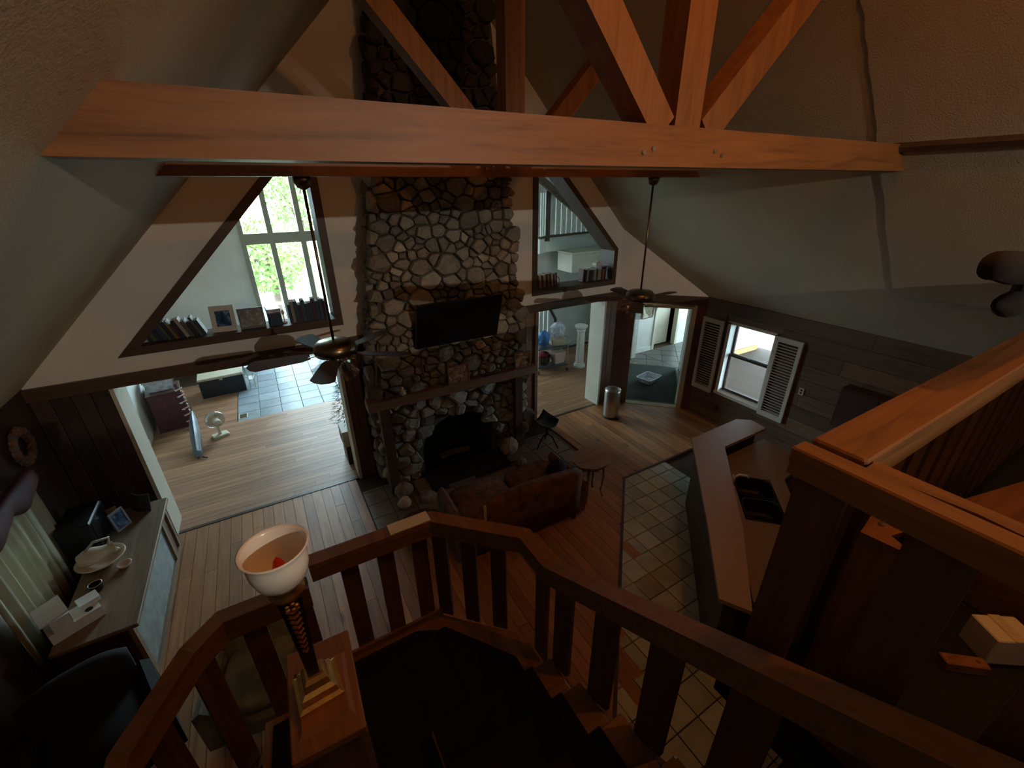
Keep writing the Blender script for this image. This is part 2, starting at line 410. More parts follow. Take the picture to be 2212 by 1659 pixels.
tiles(floor, 'slate_blue', 0.40, 0, (-1.03, 4.6, 9.05, 12.48), [], (-1.03, 9.05))
tiles(floor, 'hall_tile', 0.40, math.pi/4, (5.8, 8.5, 4.9, 7.74), [(-1, -1, -11.83), (-1, 1, -0.2), (1, -1, 2.08)], (8.0, 7.0))
tiles(floor, 'hall_tile', 0.40, math.pi/4, (8.5, 11.4, 6.43, 7.74), [], (8.0, 7.0))

# ------------------------------------------------------------------ walls and ceilings
wf = struct(MB().holed([(XL,2.24),(5.8,2.24),(5.8,roof(5.8)),(XM,ZR),(XL,ZE)],
    [[(-1.54,2.50),(0.80,2.50),(0.80,4.84)], [(3.88,2.50),(5.67,2.50),(5.67,3.10),(3.88,4.87)]], XZ, YF, YF+WT),
    'wall_far', 'wall_white', 'white plastered gable wall around the stone chimney')
wl = struct(MB().holed([(XL,-0.02),(-1.74,-0.02),(-1.74,2.15),(0.67,2.15),(0.67,-0.02),(3.93,-0.02),(3.93,2.20),(5.50,2.20),(5.50,-0.02),(5.8,-0.02),(5.8,2.24),(XL,2.24)],
    [], XZ, YF, YF+WT), 'wall_far', 'panel_z', 'dark wood-panelled lower part of the gable wall')
for x0, x1 in [(XL+0.003,-2.24),(-2.24,-2.07),(-2.07,-1.91),(-1.91,-1.745)]:
    build(MB().bbox((x0+0.003, 5.975, 0.0), (x1-0.003, 5.999, 2.2), 0.004), 'panel_board', 'panel_z', wl)
for x0, x1 in [(0.69,0.80),(0.80,0.91)]:
    build(MB().bbox((x0+0.002, 5.955, 0.0), (x1-0.002, 5.999, 2.2), 0.004), 'panel_board', 'panel_red', wl)
for x0, x1 in [(3.54,3.72),(3.72,3.90)]:
    build(MB().bbox((x0+0.002, 5.965, 0.0), (x1-0.002, 5.999, 2.3), 0.004), 'panel_board', 'mantel_wood', wl)
for x0, x1 in [(5.505,5.65),(5.65,5.80)]:
    build(MB().bbox((x0+0.002, 5.975, 0.0), (x1-0.002, 5.999, 2.2), 0.004), 'panel_board', 'panel_red', wl)
struct(MB().box((XL, 5.955, 2.15), (1.15, 5.999, 2.29)), 'trim_1', 'trim_x', 'dark header board across the left opening')
struct(MB().box((3.35, 5.955, 2.20), (5.8, 5.999, 2.33)), 'trim_2', 'trim_x', 'dark header board across the opening beside the chimney')
struct(MB().box((-1.74, 5.94, 0.0), (-1.70, 6.36, 2.15)), 'trim_3', 'cream_paint', 'cream jamb lining of the left opening')
struct(MB().box((0.645, 5.94, 0.0), (0.69, 6.34, 2.15)), 'trim_4', 'cream_paint', 'thin cream jamb beside the red pillar')
struct(MB().box((5.46, 5.94, 0.0), (5.50, 6.34, 2.20)), 'trim_5', 'cream_paint', 'cream jamb beside the steel bin')
struct(MB().box((3.90, 5.93, 0.0), (3.96, 6.32, 2.20)), 'trim_6', 'mantel_wood', 'brown post between fireplace and opening')

def frame_thing(name, pts, w, y0, y1, mat, label):
    """window casing: one board along each side of a polygon on the gable wall"""
    t = bpy.data.objects.new(name, None); C.objects.link(t); t['kind'] = 'structure'; t['label'] = label
    n = len(pts); cx = sum(p[0] for p in pts)/n; cz = sum(p[1] for p in pts)/n
    inn = offset(pts, w)
    for i in range(n):
        q = [pts[i], pts[(i+1) % n], inn[(i+1) % n], inn[i]]
        build(MB().prism(q, XZ, y0, y1), 'casing_board', mat, t)
    return t
frame_thing('window_1', [(-1.56,2.48),(0.82,2.48),(0.82,4.88)], 0.095, 5.965, 6.34, 'trim_x', 'dark triangular casing of the large opening left of the chimney')
frame_thing('window_2', [(3.86,2.48),(5.69,2.48),(5.69,3.12),(3.86,4.91)], 0.085, 5.965, 6.34, 'trim_x', 'dark casing of the slanted opening right of the chimney')

# canted wall with the doorway
A = Vector((5.8, 6.0)); D = Vector((1.15, -1.15)).normalized(); N = Vector((0.7071, 0.7071)); LC = 1.626
CH = lambda u, v, w: (A.x + D.x*u + N.x*w, A.y + D.y*u + N.y*w, v)
struct(MB().holed([(0,2.28),(LC,2.28),(LC,2.30),(0,3.45)], [], CH, 0, 0.2), 'wall_canted', 'wall_white', 'white upper part of the canted corner wall')
wc = struct(MB().holed([(0,-0.02),(0.37,-0.02),(0.37,2.14),(1.46,2.14),(1.46,-0.02),(LC,-0.02),(LC,2.28),(0,2.28)], [], CH, 0, 0.2), 'wall_canted', 'panel_red', 'brown wood lower part of the canted wall around the hall doorway')
for u0, u1 in [(0.0,0.12),(0.12,0.25),(0.25,0.37)]:
    build(MB().prism([(u0+0.002,0),(u1-0.002,0),(u1-0.002,2.14),(u0+0.002,2.14)], CH, -0.02, 0), 'panel_board', 'panel_red', wc)
struct(MB().prism([(1.37,0),(1.46,0),(1.46,2.14),(1.37,2.14)], CH, -0.02, 0.22).prism([(0.37,2.06),(1.37,2.06),(1.37,2.14),(0.37,2.14)], CH, -0.02, 0.22), 'door_1', 'cream_paint', 'cream door casing of the hall doorway')
struct(MB().prism([(0,2.14),(LC,2.14),(LC,2.30),(0,2.30)], CH, -0.03, 0), 'trim_7', 'trim_x', 'dark board over the hall doorway')
struct(MB().prism([(0.37,-0.02),(1.46,-0.02),(1.46,0.006),(0.37,0.006)], CH, -0.03, 0.12), 'trim_8', 'cardboard', 'pale threshold of the hall doorway')

# right wall with window, horizontal dark boards
WY0, WY1, WZ0, WZ1 = 3.50, 4.36, 0.63, 1.96
wr = struct(MB().holed([(YB,-0.02),(4.85,-0.02),(4.85,ZE),(YB,ZE)], [[(WY0,WZ0),(WY1,WZ0),(WY1,WZ1),(WY0,WZ1)]], YZ, XR, XR+0.2), 'wall_right', 'panel_y', 'dark plank wall with the shuttered window')
z = 0.0
for k in range(10):
    h = 0.23; z1 = min(z+h, ZE); segs = [(0.5, 4.84)]
    if z1 > WZ0-0.03 and z < WZ1+0.03: segs = [(0.5, WY0-0.06), (WY1+0.05, 4.84)]
    for a, b in segs:
        y = a
        while y < b-0.02:
            e = min(b, y + random.uniform(1.2, 2.6)); e = b if b-e < 0.4 else e
            build(MB().box((XR-0.022, y+0.002, z+0.003), (XR-0.001, e-0.002, z1-0.003)), 'wall_plank', 'panel_y', wr); y = e
    z = z1
struct(MB().holed([(YB,-0.02),(6.0,-0.02),(6.0,ZE),(YB,ZE)], [[(4.2,0.9),(4.9,0.9),(4.9,1.6),(4.2,1.6)]], YZ, XL-0.2, XL), 'wall_left', 'panel_z', 'dark wood-panelled side wall behind the cabinet')
struct(MB().box((XL-0.2, YB-0.2, -0.02), (XR+0.2, YB, 7.2)), 'wall_back', 'wall_white', 'plain white wall behind the loft')
struct(MB().prism([(XL-0.2,ZE-0.2+0.2),(XL,ZE),(XM,ZR),(XM,ZR+0.25)], lambda u, v, w: (u, w, v), YB, 12.75), 'ceiling', 'ceiling_plaster', 'rough plastered sloping ceiling on the left')
struct(MB().prism([(XR+0.2,ZE),(XR,ZE),(XM,ZR),(XM,ZR+0.25)], lambda u, v, w: (u, w, v), YB, 6.34), 'ceiling', 'ceiling_plaster', 'rough plastered sloping ceiling on the right')
# thicker coat of plaster on the slope above the loft, with a ragged edge at the truss
pts = []
zz = 3.0
while zz < 6.6:
    pts.append((2.02 + random.uniform(-0.012, 0.012), zz)); zz += 0.06
edge = [(XR - (v-ZE), u, v) for u, v in pts]
mb = MB(); n = len(edge); o = 0.012
mb.loft([[(x-o, y, z-o) for x, y, z in edge] + [(x-o, YB, z-o) for x, y, z in reversed(edge)], [(x, y, z) for x, y, z in edge] + [(x, YB, z) for x, y, z in reversed(edge)]])
struct(mb, 'ceiling', 'ceiling_plaster', 'thick plaster coat ending raggedly beside the near truss on the right')
struct(MB().bar((4.80, 2.0, 4.425), (4.80, -5.9, 4.425), 0.05, 0.11, (0.7, 0, 0.7)), 'trim_9', 'trim_x', 'brown board running along the right slope from the near tie beam')

# far room, middle room, hall
fw = struct(MB().holed([(XL,-0.02),(8.8,-0.02),(8.8,ZR),(XM,ZR),(XL,ZE)], [[(-0.25,0.10),(2.62,0.10),(2.62,5.9),(2.0,5.9),(-0.25,4.15)]], XZ, 12.5, 12.7), 'wall_end', 'wall_white', 'far end wall with the tall glazed gable')
struct(MB().box((XL-0.2, 6.0, -0.02), (XL, 12.7, ZE)), 'wall_left', 'wall_pale', 'pale side wall of the far room')
struct(MB().box((XM, 6.32, ZR), (8.9, 12.7, ZR+0.1)), 'ceiling', 'wall_white', 'flat ceiling above the far room')
struct(MB().holed([(XM,ZR),(5.8,3.45),(5.8,2.25),(8.8,2.25),(8.8,ZR)], [], XZ, 6.33, 6.42), 'wall_mid', 'wall_pale', 'pale wall above the hall')
struct(MB().box((8.8, 6.33, 2.56), (8.9, 7.86, ZR)).box((8.8, 7.86, -0.02), (8.9, 12.7, ZR)), 'wall_side', 'wall_pale', 'pale side wall of the middle room')
PT = lambda u, v, w: (5.88 + 0.736*u - 0.677*w, 5.98 + 0.677*u + 0.736*w, v)
struct(MB().prism([(0.12,-0.02),(2.75,-0.02),(2.75,2.45),(0.12,2.45)], PT, 0, 0.1), 'wall_partition', 'white_paint', 'white partition between middle room and hall')
struct(MB().holed([(7.9,-0.02),(9.0,-0.02),(9.0,2.05),(9.85,2.05),(9.85,-0.02),(11.5,-0.02),(11.5,2.5),(7.9,2.5)], [], XZ, 7.75, 7.85), 'wall_hall', 'white_paint', 'white hall wall with a dark closet doorway')
struct(MB().box((7.9, 7.73, 0.0), (9.0, 7.749, 0.12)), 'baseboard_hall', 'white_paint', 'white skirting left of the closet doorway')
struct(MB().box((9.85, 7.73, 0.0), (11.5, 7.749, 0.12)), 'baseboard_hall', 'white_paint', 'white skirting right of the closet doorway')
struct(MB().box((8.93, 7.72, 0.0), (9.01, 7.86, 2.08)).box((9.84, 7.72, 0.0), (9.92, 7.86, 2.08)).box((8.93, 7.72, 2.05), (9.92, 7.86, 2.13)), 'door_2', 'cream_paint', 'cream casing of the closet doorway')
struct(MB().box((8.9, 8.9, -0.02), (10.2, 9.0, 2.5)).box((10.1, 7.85, -0.02), (10.2, 9.0, 2.5)).box((8.9, 7.85, 2.4), (10.2, 9.0, 2.5)).box((8.901, 7.85, -0.02), (8.95, 9.0, 2.5)), 'wall_closet', 'dark_wood_z', 'dark closet beyond the hall')
struct(MB().prism([(0,-0.02),(2.2,-0.02),(2.2,2.5),(0,2.5)], lambda u, v, w: (6.98+0.7071*u+0.7071*w, 4.88+0.7071*u-0.7071*w, v), 0, 0.12), 'wall_vestibule', 'wall_white', 'wall along the right of the vestibule')
struct(MB().holed([(8.5,-0.02),(11.5,-0.02),(11.5,2.5),(8.5,2.5)], [[(9.7,0.9),(11.2,0.9),(11.2,2.1),(9.7,2.1)]], XZ, 6.30, 6.42), 'wall_hall_outer', 'wall_white', 'outer wall of the hall seen through the shuttered window')
struct(MB().holed([(6.3,-0.02),(7.85,-0.02),(7.85,2.5),(6.3,2.5)], [[(6.5,0.1),(7.65,0.1),(7.65,2.1),(6.5,2.1)]], YZ, 11.5, 11.6), 'wall_hall_end', 'white_paint', 'end wall of the hall with a glazed door')
struct(MB().prism([(5.8,6.2),(7.05,4.95),(8.6,6.35),(11.6,6.35),(11.6,7.8),(8.0,7.8)], XY, 2.45, 2.55), 'ceiling', 'white_paint', 'low white ceiling of the hall')
portal((11.7, 7.1, 1.1), (0, math.pi/2, 0), 2.0, 1.15)

# glazed gable of the far room
gw = bpy.data.objects.new('window_3', None); C.objects.link(gw); gw['kind'] = 'structure'; gw['label'] = 'tall gridded gable window of the far room'
cols = [-0.25, 0.42, 1.12, 1.86, 2.62]
def gtop(x): return min(4.15 + (x+0.25)*0.778, 5.9)
MATS['mullion'] = mat_plain('mullion', (0.42, 0.38, 0.30), 0.5, var=0.05)
build(MB().box((-0.25, 12.47, 2.95), (2.62, 12.62, 3.20)), 'transom_bar', 'mullion', gw)
build(MB().box((-0.25, 12.47, 0.10), (2.62, 12.62, 0.20)), 'sill_bar', 'mullion', gw)
for k, x in enumerate(cols):
    a, b = (x, x+0.1) if k == 0 else ((x-0.1, x) if k == 4 else (x-0.06, x+0.06))
    build(MB().prism([(a,0.10),(b,0.10),(b,gtop(b)-0.05),(a,gtop(a)-0.05)], XZ, 12.475, 12.615), 'mullion_bar', 'mullion', gw)
for k in range(4):
    a, b = cols[k], cols[k+1]
    build(MB().box((a+0.05, 12.55, 0.2), (b-0.05, 12.556, 2.95)), 'window_pane', 'pane', gw)
    build(MB().prism([(a+0.05,3.2),(b-0.05,3.2),(b-0.05,gtop(b-0.05)-0.02),(a+0.05,gtop(a+0.05)-0.02)], XZ, 12.55, 12.556), 'window_pane', 'pane', gw)
    build(MB().prism([(a,gtop(a)-0.12),(b,gtop(b)-0.12),(b,gtop(b)),(a,gtop(a))], XZ, 12.48, 12.61), 'top_bar', 'mullion', gw)

# loft floor
struct(MB().box((XL+0.05, -3.1, LOFT), (XR, -3.0, 4.40)), 'pendant_screen', 'wall_white', 'unseen half wall added to screen the stairs from the pendant')  # added out of view to keep pendant light off the foreground
lf = struct(MB().prism([(1.20,YB),(XR,YB),(XR,0.50),(1.20,0.50)], XY, LOFT-0.22, LOFT).prism([(XL,YB),(1.20,YB),(1.20,-0.42),(XL,-0.42)], XY, LOFT-0.22, LOFT), 'floor_loft', 'loft_carpet', 'dark carpeted loft floor behind the railings')

# ------------------------------------------------------------------ roof trusses
def truss(y, kx, label):
    t = thing('roof_truss', label, 'truss', (0, y, 0), 0, 'timber roof trusses')
    zb, zt, w = 4.235, 4.432, 0.17
    lx0, lx1 = XL + (zb-ZE), XL + (zt-ZE); rx0, rx1 = XR - (zb-ZE), XR - (zt-ZE)
    # tie beam let into both slopes, slightly chamfered edges
    q = [(lx0-0.02,zb),(rx0+0.02,zb),(rx1+0.02,zt),(lx1-0.02,zt)]
    build(MB().prism(q, XZ, -w/2, w/2), 'tie_beam', 'truss_x', t)
    build(MB().box((kx-0.10, -w/2+0.005, zt), (kx+0.10, w/2-0.005, roof(kx)+0.05)), 'king_post', 'truss_z', t)
    for s in (-1, 1):
        a = Vector((kx + s*0.17, 0, zt-0.02)); L = 1.7
        b = a + Vector((s*0.7071, 0, 0.7071))*L
        lim = (ZE + (b.x-XL)) if s < 0 else (ZE + (XR-b.x))
        k = 0
        while b.z > (roof(b.x)+0.1) and k < 60: b = a + (b-a)*0.97; k += 1
        st = build(MB().bar(a, b, w-0.012, 0.165, (0, 0, 1)), 'strut', 'truss_z', t)
        for q2 in (0.06, 0.13):
            p = a + (b-a)*0.0 + Vector((s*(q2+0.02), -w/2+0.002, -0.09 - 0.02*(q2 > 0.1)))
            build(MB().tube([p, p - Vector((0, 0.012, 0))], 0.011, 8), 'bolt', 'steel', t)
    return t
truss(1.93, 2.19, 'near orange timber truss with king post and two struts')
truss(4.02, 2.34, 'farther dark timber truss in front of the chimney')

# ------------------------------------------------------------------ stone chimney and fireplace
CF = 5.47                                            # front face of the stonework
def cl(z): return 0.98 + max(0, z-1.5)*0.145 if z > 1.5 else 0.98
def cr(z): return 3.42 - max(0, z-1.5)*0.115
chim = thing('stone_chimney', 'tall fieldstone chimney and fireplace against the gable wall', 'fireplace')
arch = [(1.56 + 0.0, 0.10)] + [(2.16 - 0.60*math.cos(a), 0.42 + 0.55*math.sin(a)) for a in np.linspace(0, math.pi, 13)] + [(2.76, 0.10)]
core_out = [(cl(0)+0.02,0.0),(cr(0)-0.02,0.0),(cr(1.5)-0.02,1.5),(cr(ZR-0.8),ZR-0.75),(cl(ZR-0.8)+0.03,ZR-0.75),(cl(1.5)+0.02,1.5)]
build(MB().holed(core_out, [arch], XZ, CF, 5.90), 'chimney_core', 'mortar', chim)
build(MB().box((1.3, 5.901, 0.0), (3.0, 5.96, 1.2)), 'firebox_back', 'soot', chim)
build(MB().box((1.5, 5.0, 0.02), (2.85, 5.90, 0.10)), 'firebox_floor', 'soot', chim)
def in_arch(x, z, g=0.0): return (abs(x-2.16) < 0.60+g and 0 < z < 0.44) or (((x-2.16)/(0.60+g))**2 + ((z-0.42)/(0.55+g))**2 < 1 and z > 0.4)
def seeds(u0, u1, v0, v1, rad, tries=16000, asp=1.25):
    P = []; grid = np.zeros((0, 3))
    for _ in range(tries):
        u, v = RNG.uniform(u0, u1), RNG.uniform(v0, v1); r = rad(u, v)
        if len(P):
            d = np.hypot((grid[:, 0]-u)/asp, grid[:, 1]-v)
            if (d < (grid[:, 2]+r)*0.93).any(): continue
        P.append((u, v, r)); grid = np.array(P)
    return P
def cells(P, asp=1.25):
    out = []; G = np.array(P)
    for k, (u, v, r) in enumerate(P):
        poly = [(u + 0.5*math.cos(a)*asp, v + 0.5*math.sin(a)) for a in np.linspace(0, 2*math.pi, 13)[:-1]]
        d = np.hypot((G[:, 0]-u)/asp, G[:, 1]-v)
        for j in np.argsort(d)[1:22]:
            a, b = (G[j, 0]-u)/asp/asp, (G[j, 1]-v)
            # power diagram in the stretched plane
            mu = (G[j, 0]-u)/asp; mv = G[j, 1]-v; L2 = mu*mu+mv*mv; t = 0.5 + (r*r-G[j, 2]**2)/(2*L2); t = min(0.85, max(0.15, t))
            c = a*u + b*v + t*L2
            poly = clip(poly, a, b, c)
            if len(poly) < 3: break
        out.append(poly)
    return out
def stone_mesh(poly, fn, depth, jut):
    p = inset(poly, 0.006)
    if len(p) < 3 or area(p) < 0.0012: return None
    # round the corners and roughen
    q = []
    for i in range(len(p)):
        a, b = p[i], p[(i+1) % len(p)]
        q += [(a[0]*0.88+b[0]*0.12, a[1]*0.88+b[1]*0.12), (a[0]*0.12+b[0]*0.88, a[1]*0.12+b[1]*0.88)]
    cx = sum(a for a, _ in q)/len(q); cy = sum(b for _, b in q)/len(q); sz = math.sqrt(area(p))
    q = [(cx+(a-cx)*(1+random.uniform(-0.11, 0.05)), cy+(b-cy)*(1+random.uniform(-0.11, 0.05))) for a, b in q]
    h = depth * (0.55 + 1.6*min(sz, 0.28)) + jut; tu, tv = random.uniform(-0.28, 0.28), random.uniform(-0.32, 0.22)
    rings = []
    for k, w in ((1.0, -0.03), (1.0, h*0.40), (0.90, h*0.86), (0.55, h*1.0)):
        rings.append([fn(cx+(a-cx)*k, cy+(b-cy)*k, w + (tu*(a-cx)+tv*(b-cy))*(w > 0)*0.8 + (random.uniform(-0.009, 0.009) if w > 0 else 0)) for a, b in q])
    return MB().loft(rings, False, True)
stones = []
def rad(u, v):
    r = random.choice([0.028, 0.035, 0.045, 0.055, 0.065, 0.08, 0.095, 0.12]) if v > 1.4 else random.choice([0.045, 0.06, 0.075, 0.09])
    return r*1.35 if v > 4.3 else r*1.12
Pf = seeds(0.6, 3.8, -0.2, ZR, rad)
for (u, v, r), poly in zip(Pf, cells(Pf)):
    if len(poly) < 3 or not (cl(v)-0.02 < u < cr(v)+0.01) or v < 0.05 or v > roof(u)-0.35: continue
    if in_arch(u, v, 0.05): continue
    stones.append((area(poly) * (0.35 if v > 4.5 else 1.0), poly, lambda a, b, w: (a, CF-w, b), v))
Ps = seeds(5.3, 6.2, -0.2, ZR, lambda u, v: random.choice([0.06, 0.08, 0.1]), 5000)
for (u, v, r), poly in zip(Ps, cells(Ps)):
    if len(poly) < 3 or not (5.52 < u < 5.95) or v < 0.05 or v > 6.0: continue
    poly = clip(poly, 1, 0, 5.94)
    if len(poly) < 3: continue
    stones.append((area(poly)*0.3, poly, lambda a, b, w, c=cl(v): (c-w*0.7, a, b), v))
stones.sort(key=lambda t: -t[0])
rest = MB(); high = MB(); nst = 0
for k, (ar, poly, fn, v) in enumerate(stones):
    mb = stone_mesh(poly, fn, 0.10, random.uniform(0, 0.02))
    if mb is None: continue
    if nst < 298: build(mb, 'stone', ('stone_%d' % random.choice([0, 0, 1, 1, 2, 3, 4])) if v < 4.45 else 'stone_dark', chim); nst += 1
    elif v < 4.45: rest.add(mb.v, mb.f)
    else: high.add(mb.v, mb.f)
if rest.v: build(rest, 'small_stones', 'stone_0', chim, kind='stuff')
if high.v: build(high, 'upper_stones', 'stone_dark', chim, kind='stuff')
# wooden surround: mantel shelf on two posts
mt = thing('fireplace_mantel', 'rough brown timber mantel shelf on two posts', 'mantel', (0, 5.30, 0))
build(MB().bbox((0.84, -0.02, 1.42), (3.52, 0.20, 1.55), 0.01), 'mantel_shelf', 'mantel_wood', mt)
build(MB().box((0.98, 0.0, 0.0), (1.12, 0.13, 1.42)), 'mantel_post', 'trim_z', mt)
build(MB().box((3.12, 0.0, 0.10), (3.25, 0.13, 1.42)), 'mantel_post', 'trim_z', mt)
# raised hearth of dark flat stones
he = thing('hearth_slab', 'low dark hearth ledge in front of the firebox', 'hearth', (0, 5.0, 0))
for k, (x0, x1) in enumerate([(1.30,1.75),(1.75,2.22),(2.22,2.66),(2.66,3.10)]):
    build(MB().bbox((x0+0.006, 0.02+random.uniform(-0.03, 0.02), 0.0), (x1-0.006, 0.36, 0.09), 0.015), 'hearth_stone', 'stone_2', he)

# ------------------------------------------------------------------ railings
def rail_segments(pts, w, h, name, mat, parent, zoff=0.0):
    """mitred rail along a polyline; points give the centre of the top face"""
    P = [Vector(p) for p in pts]; n = len(P); L = []
    for k in range(n):
        d0 = (P[k]-P[k-1]) if k > 0 else (P[1]-P[0]); d1 = (P[k+1]-P[k]) if k < n-1 else d0
        a = Vector((d0.x, d0.y)).normalized(); b = Vector((d1.x, d1.y)).normalized(); m = (a+b).normalized(); s = Vector((m.y, -m.x)); c = max(0.4, m.dot(b))
        L.append(s/c)
    out = []
    for k in range(n-1):
        rings = []
        for j in (k, k+1):
            s = L[j]; p = P[j]; e = [(s.x*w/2, s.y*w/2), (-s.x*w/2, -s.y*w/2)]
            rings.append([(p.x+e[0][0], p.y+e[0][1], p.z+zoff), (p.x+e[1][0], p.y+e[1][1], p.z+zoff), (p.x+e[1][0], p.y+e[1][1], p.z+zoff-h), (p.x+e[0][0], p.y+e[0][1], p.z+zoff-h)])
        out.append(build(MB().loft(rings), name, mat, parent))
    return out
def boards(p, q, zb0, zb1, parent, mat='oak_z', w=0.12, pitch=0.245, th=0.024, top=0.05, start=None, skip=()):
    p = Vector(p); q = Vector(q); d = Vector((q.x-p.x, q.y-p.y)); L = d.length; d /= L; s = Vector((d.y, -d.x))
    t = pitch*0.5 if start is None else start; k = 0
    while t + w/2 < L+0.02:
        if k not in skip:
            a, b = (t-w/2)/L, (t+w/2)/L
            def pt(f, z, o): return (p.x+d.x*f*L+s.x*o, p.y+d.y*f*L+s.y*o, z)
            r = []
            for o in (-th/2, th/2):
                r.append([pt(a, p.z+(q.z-p.z)*a-top, o), pt(b, p.z+(q.z-p.z)*b-top, o), pt(b, zb0+(zb1-zb0)*b, o), pt(a, zb0+(zb1-zb0)*a, o)])
            build(MB().loft(r), 'baluster_board', mat, parent)
        t += pitch; k += 1
sr = thing('stair_railing', 'brown board railing bending around the stair landing below the camera', 'railing')
RJ = [(1.06,-0.55,3.33),(1.06,1.43,2.20),(1.06,1.70,2.20),(0.615,2.155,2.19),(-0.13,2.165,2.195)]
rail_segments(RJ, 0.095, 0.04, 'handrail', 'oak_y', sr)
rail_segments([(x+ox, y+oy, z) for (x, y, z), (ox, oy) in zip(RJ, [(-0.03,0),(-0.03,0),(-0.03,-0.01),(-0.01,-0.03),(0,-0.03)])], 0.025, 0.09, 'fascia_board', 'oak_x', sr, -0.041)
RK = [(-0.16,2.165,2.04),(-0.60,2.165,2.04),(-0.74,2.04,2.03),(-1.02,1.78,1.86),(-1.14,1.30,1.60),(-1.14,0.30,1.02)]
rail_segments(RK, 0.095, 0.04, 'handrail', 'oak_x', sr)
rail_segments([(x+ox, y+oy, z) for (x, y, z), (ox, oy) in zip(RK, [(0,-0.03),(0,-0.03),(0.02,-0.025),(0.025,-0.02),(0.03,-0.01),(0.03,0)])], 0.025, 0.11, 'fascia_board', 'oak_x', sr, -0.041)
boards((1.085,1.43,2.2), (1.085,-0.40,3.24), 1.32, 2.36, sr, start=0.12, pitch=0.33, w=0.15)
boards((1.085,1.70,2.2), (1.085,1.45,2.2), 1.24, 1.24, sr, start=0.17)
boards((0.635,2.175,2.2), (1.085,1.715,2.2), 1.24, 1.24, sr, start=0.03, pitch=0.21, w=0.105)
boards((0.62,2.185,2.19), (-0.13,2.185,2.19), 1.24, 1.24, sr, start=0.10, pitch=0.222, w=0.105)
boards((-0.18,2.185,2.04), (-0.60,2.185,2.04), 0.95, 0.95, sr, start=0.05, pitch=0.25, w=0.12)
boards((-0.62,2.165,2.03), (-1.03,1.79,1.86), 0.86, 0.80, sr, start=0.14, pitch=0.27, w=0.12)
boards((-1.05,1.76,1.85), (-1.16,1.30,1.60), 0.66, 0.58, sr, start=0.14, pitch=0.27, w=0.12)
boards((-1.165,1.28,1.59), (-1.165,0.32,1.03), 0.52, 0.10, sr, start=0.14, pitch=0.27, w=0.12)

build(MB().box((0.34, 2.112, 2.1955), (0.60, 2.205, 2.203)), 'rail_glare_strip', 'white_box', sr, label='pale strip of painted daylight glare')  # white strip added to paint the daylight glare on the rail cap
lr = thing('loft_railing', 'orange lit board railing with wide cap around the loft corner', 'railing')
build(MB().bbox((1.245, 0.33, 3.45), (6.90, 0.465, 3.49), 0.006), 'handrail', 'truss_x', lr)
build(MB().box((1.30, 0.345, 3.36), (6.90, 0.372, 3.449)), 'fascia_board', 'truss_x', lr)
build(MB().bbox((1.16, -5.9, 3.44), (1.225, 0.475, 3.485), 0.005), 'handrail', 'truss_y', lr)
build(MB().prism([(1.238,-5.9),(1.285,-5.9),(1.285,0.325),(1.228,0.325),(1.228,0.26),(1.243,0.12),(1.228,-0.04),(1.228,-5.9)], XY, 3.44, 3.48), 'handrail', 'truss_y', lr)
build(MB().box((1.165, -5.9, 3.40), (1.19, 0.47, 3.439)), 'fascia_board', 'truss_y', lr)
y = 0.455
while y > -1.2:
    build(MB().box((1.20, y-0.125, LOFT-0.1), (1.225, y, 3.44)), 'baluster_board', 'oak_z', lr); y -= 0.258
x = 1.46
while x < 5.2:
    build(MB().box((x, 0.375, LOFT-0.1), (x+0.12, 0.40, 3.45)), 'baluster_board', 'oak_z', lr); x += 0.185

# ------------------------------------------------------------------ winding stair with black runner
stt = thing('winder_stair', 'wooden winding stair with black carpet runner', 'staircase')
for k in range(6):
    z = 1.425 + 0.187*k; y1 = 1.39 - 0.295*k; y0 = y1-0.325
    build(MB().bbox((0.26, y0, z-0.035), (1.06, y1, z), 0.008), 'tread', 'oak_x', stt)
    build(MB().box((0.26, y1-0.05, z-0.187), (1.06, y1-0.03, z-0.0351)), 'riser', 'oak_x', stt)
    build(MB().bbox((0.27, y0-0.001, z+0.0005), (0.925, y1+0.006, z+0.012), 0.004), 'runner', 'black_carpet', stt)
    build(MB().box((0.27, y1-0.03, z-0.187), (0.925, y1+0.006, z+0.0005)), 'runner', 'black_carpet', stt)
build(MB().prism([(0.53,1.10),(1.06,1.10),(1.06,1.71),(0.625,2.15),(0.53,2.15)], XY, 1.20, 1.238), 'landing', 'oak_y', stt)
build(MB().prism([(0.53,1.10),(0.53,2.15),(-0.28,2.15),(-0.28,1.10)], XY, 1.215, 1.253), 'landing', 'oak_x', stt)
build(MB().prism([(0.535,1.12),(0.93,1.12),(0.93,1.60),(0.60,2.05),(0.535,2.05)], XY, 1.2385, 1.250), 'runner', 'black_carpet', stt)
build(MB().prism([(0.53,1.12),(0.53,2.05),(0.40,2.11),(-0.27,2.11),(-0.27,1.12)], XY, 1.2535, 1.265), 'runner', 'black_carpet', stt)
for k, (pp) in enumerate([[(-0.28,1.10),(-0.28,2.15),(-0.60,2.15),(-0.70,1.10)], [(-0.70,1.10),(-0.60,2.15),(-0.74,2.03),(-1.10,1.70),(-1.14,1.10)]]):
    z = 1.06 - 0.19*k
    build(MB().prism(pp, XY, z-0.035, z), 'tread', 'oak_y', stt)
    c = offset(pp, 0.05); build(MB().prism(c, XY, z+0.0005, z+0.012), 'runner', 'black_carpet', stt)
for k in range(4):
    z = 0.68 - 0.187*k; y1 = 1.12-0.28*k
    build(MB().bbox((-1.13, y1-0.31, z-0.035), (-0.30, y1, z), 0.008), 'tread', 'oak_x', stt)
    build(MB().box((-1.0, y1-0.30, z+0.0005), (-0.33, y1-0.01, z+0.012)), 'runner', 'black_carpet', stt)
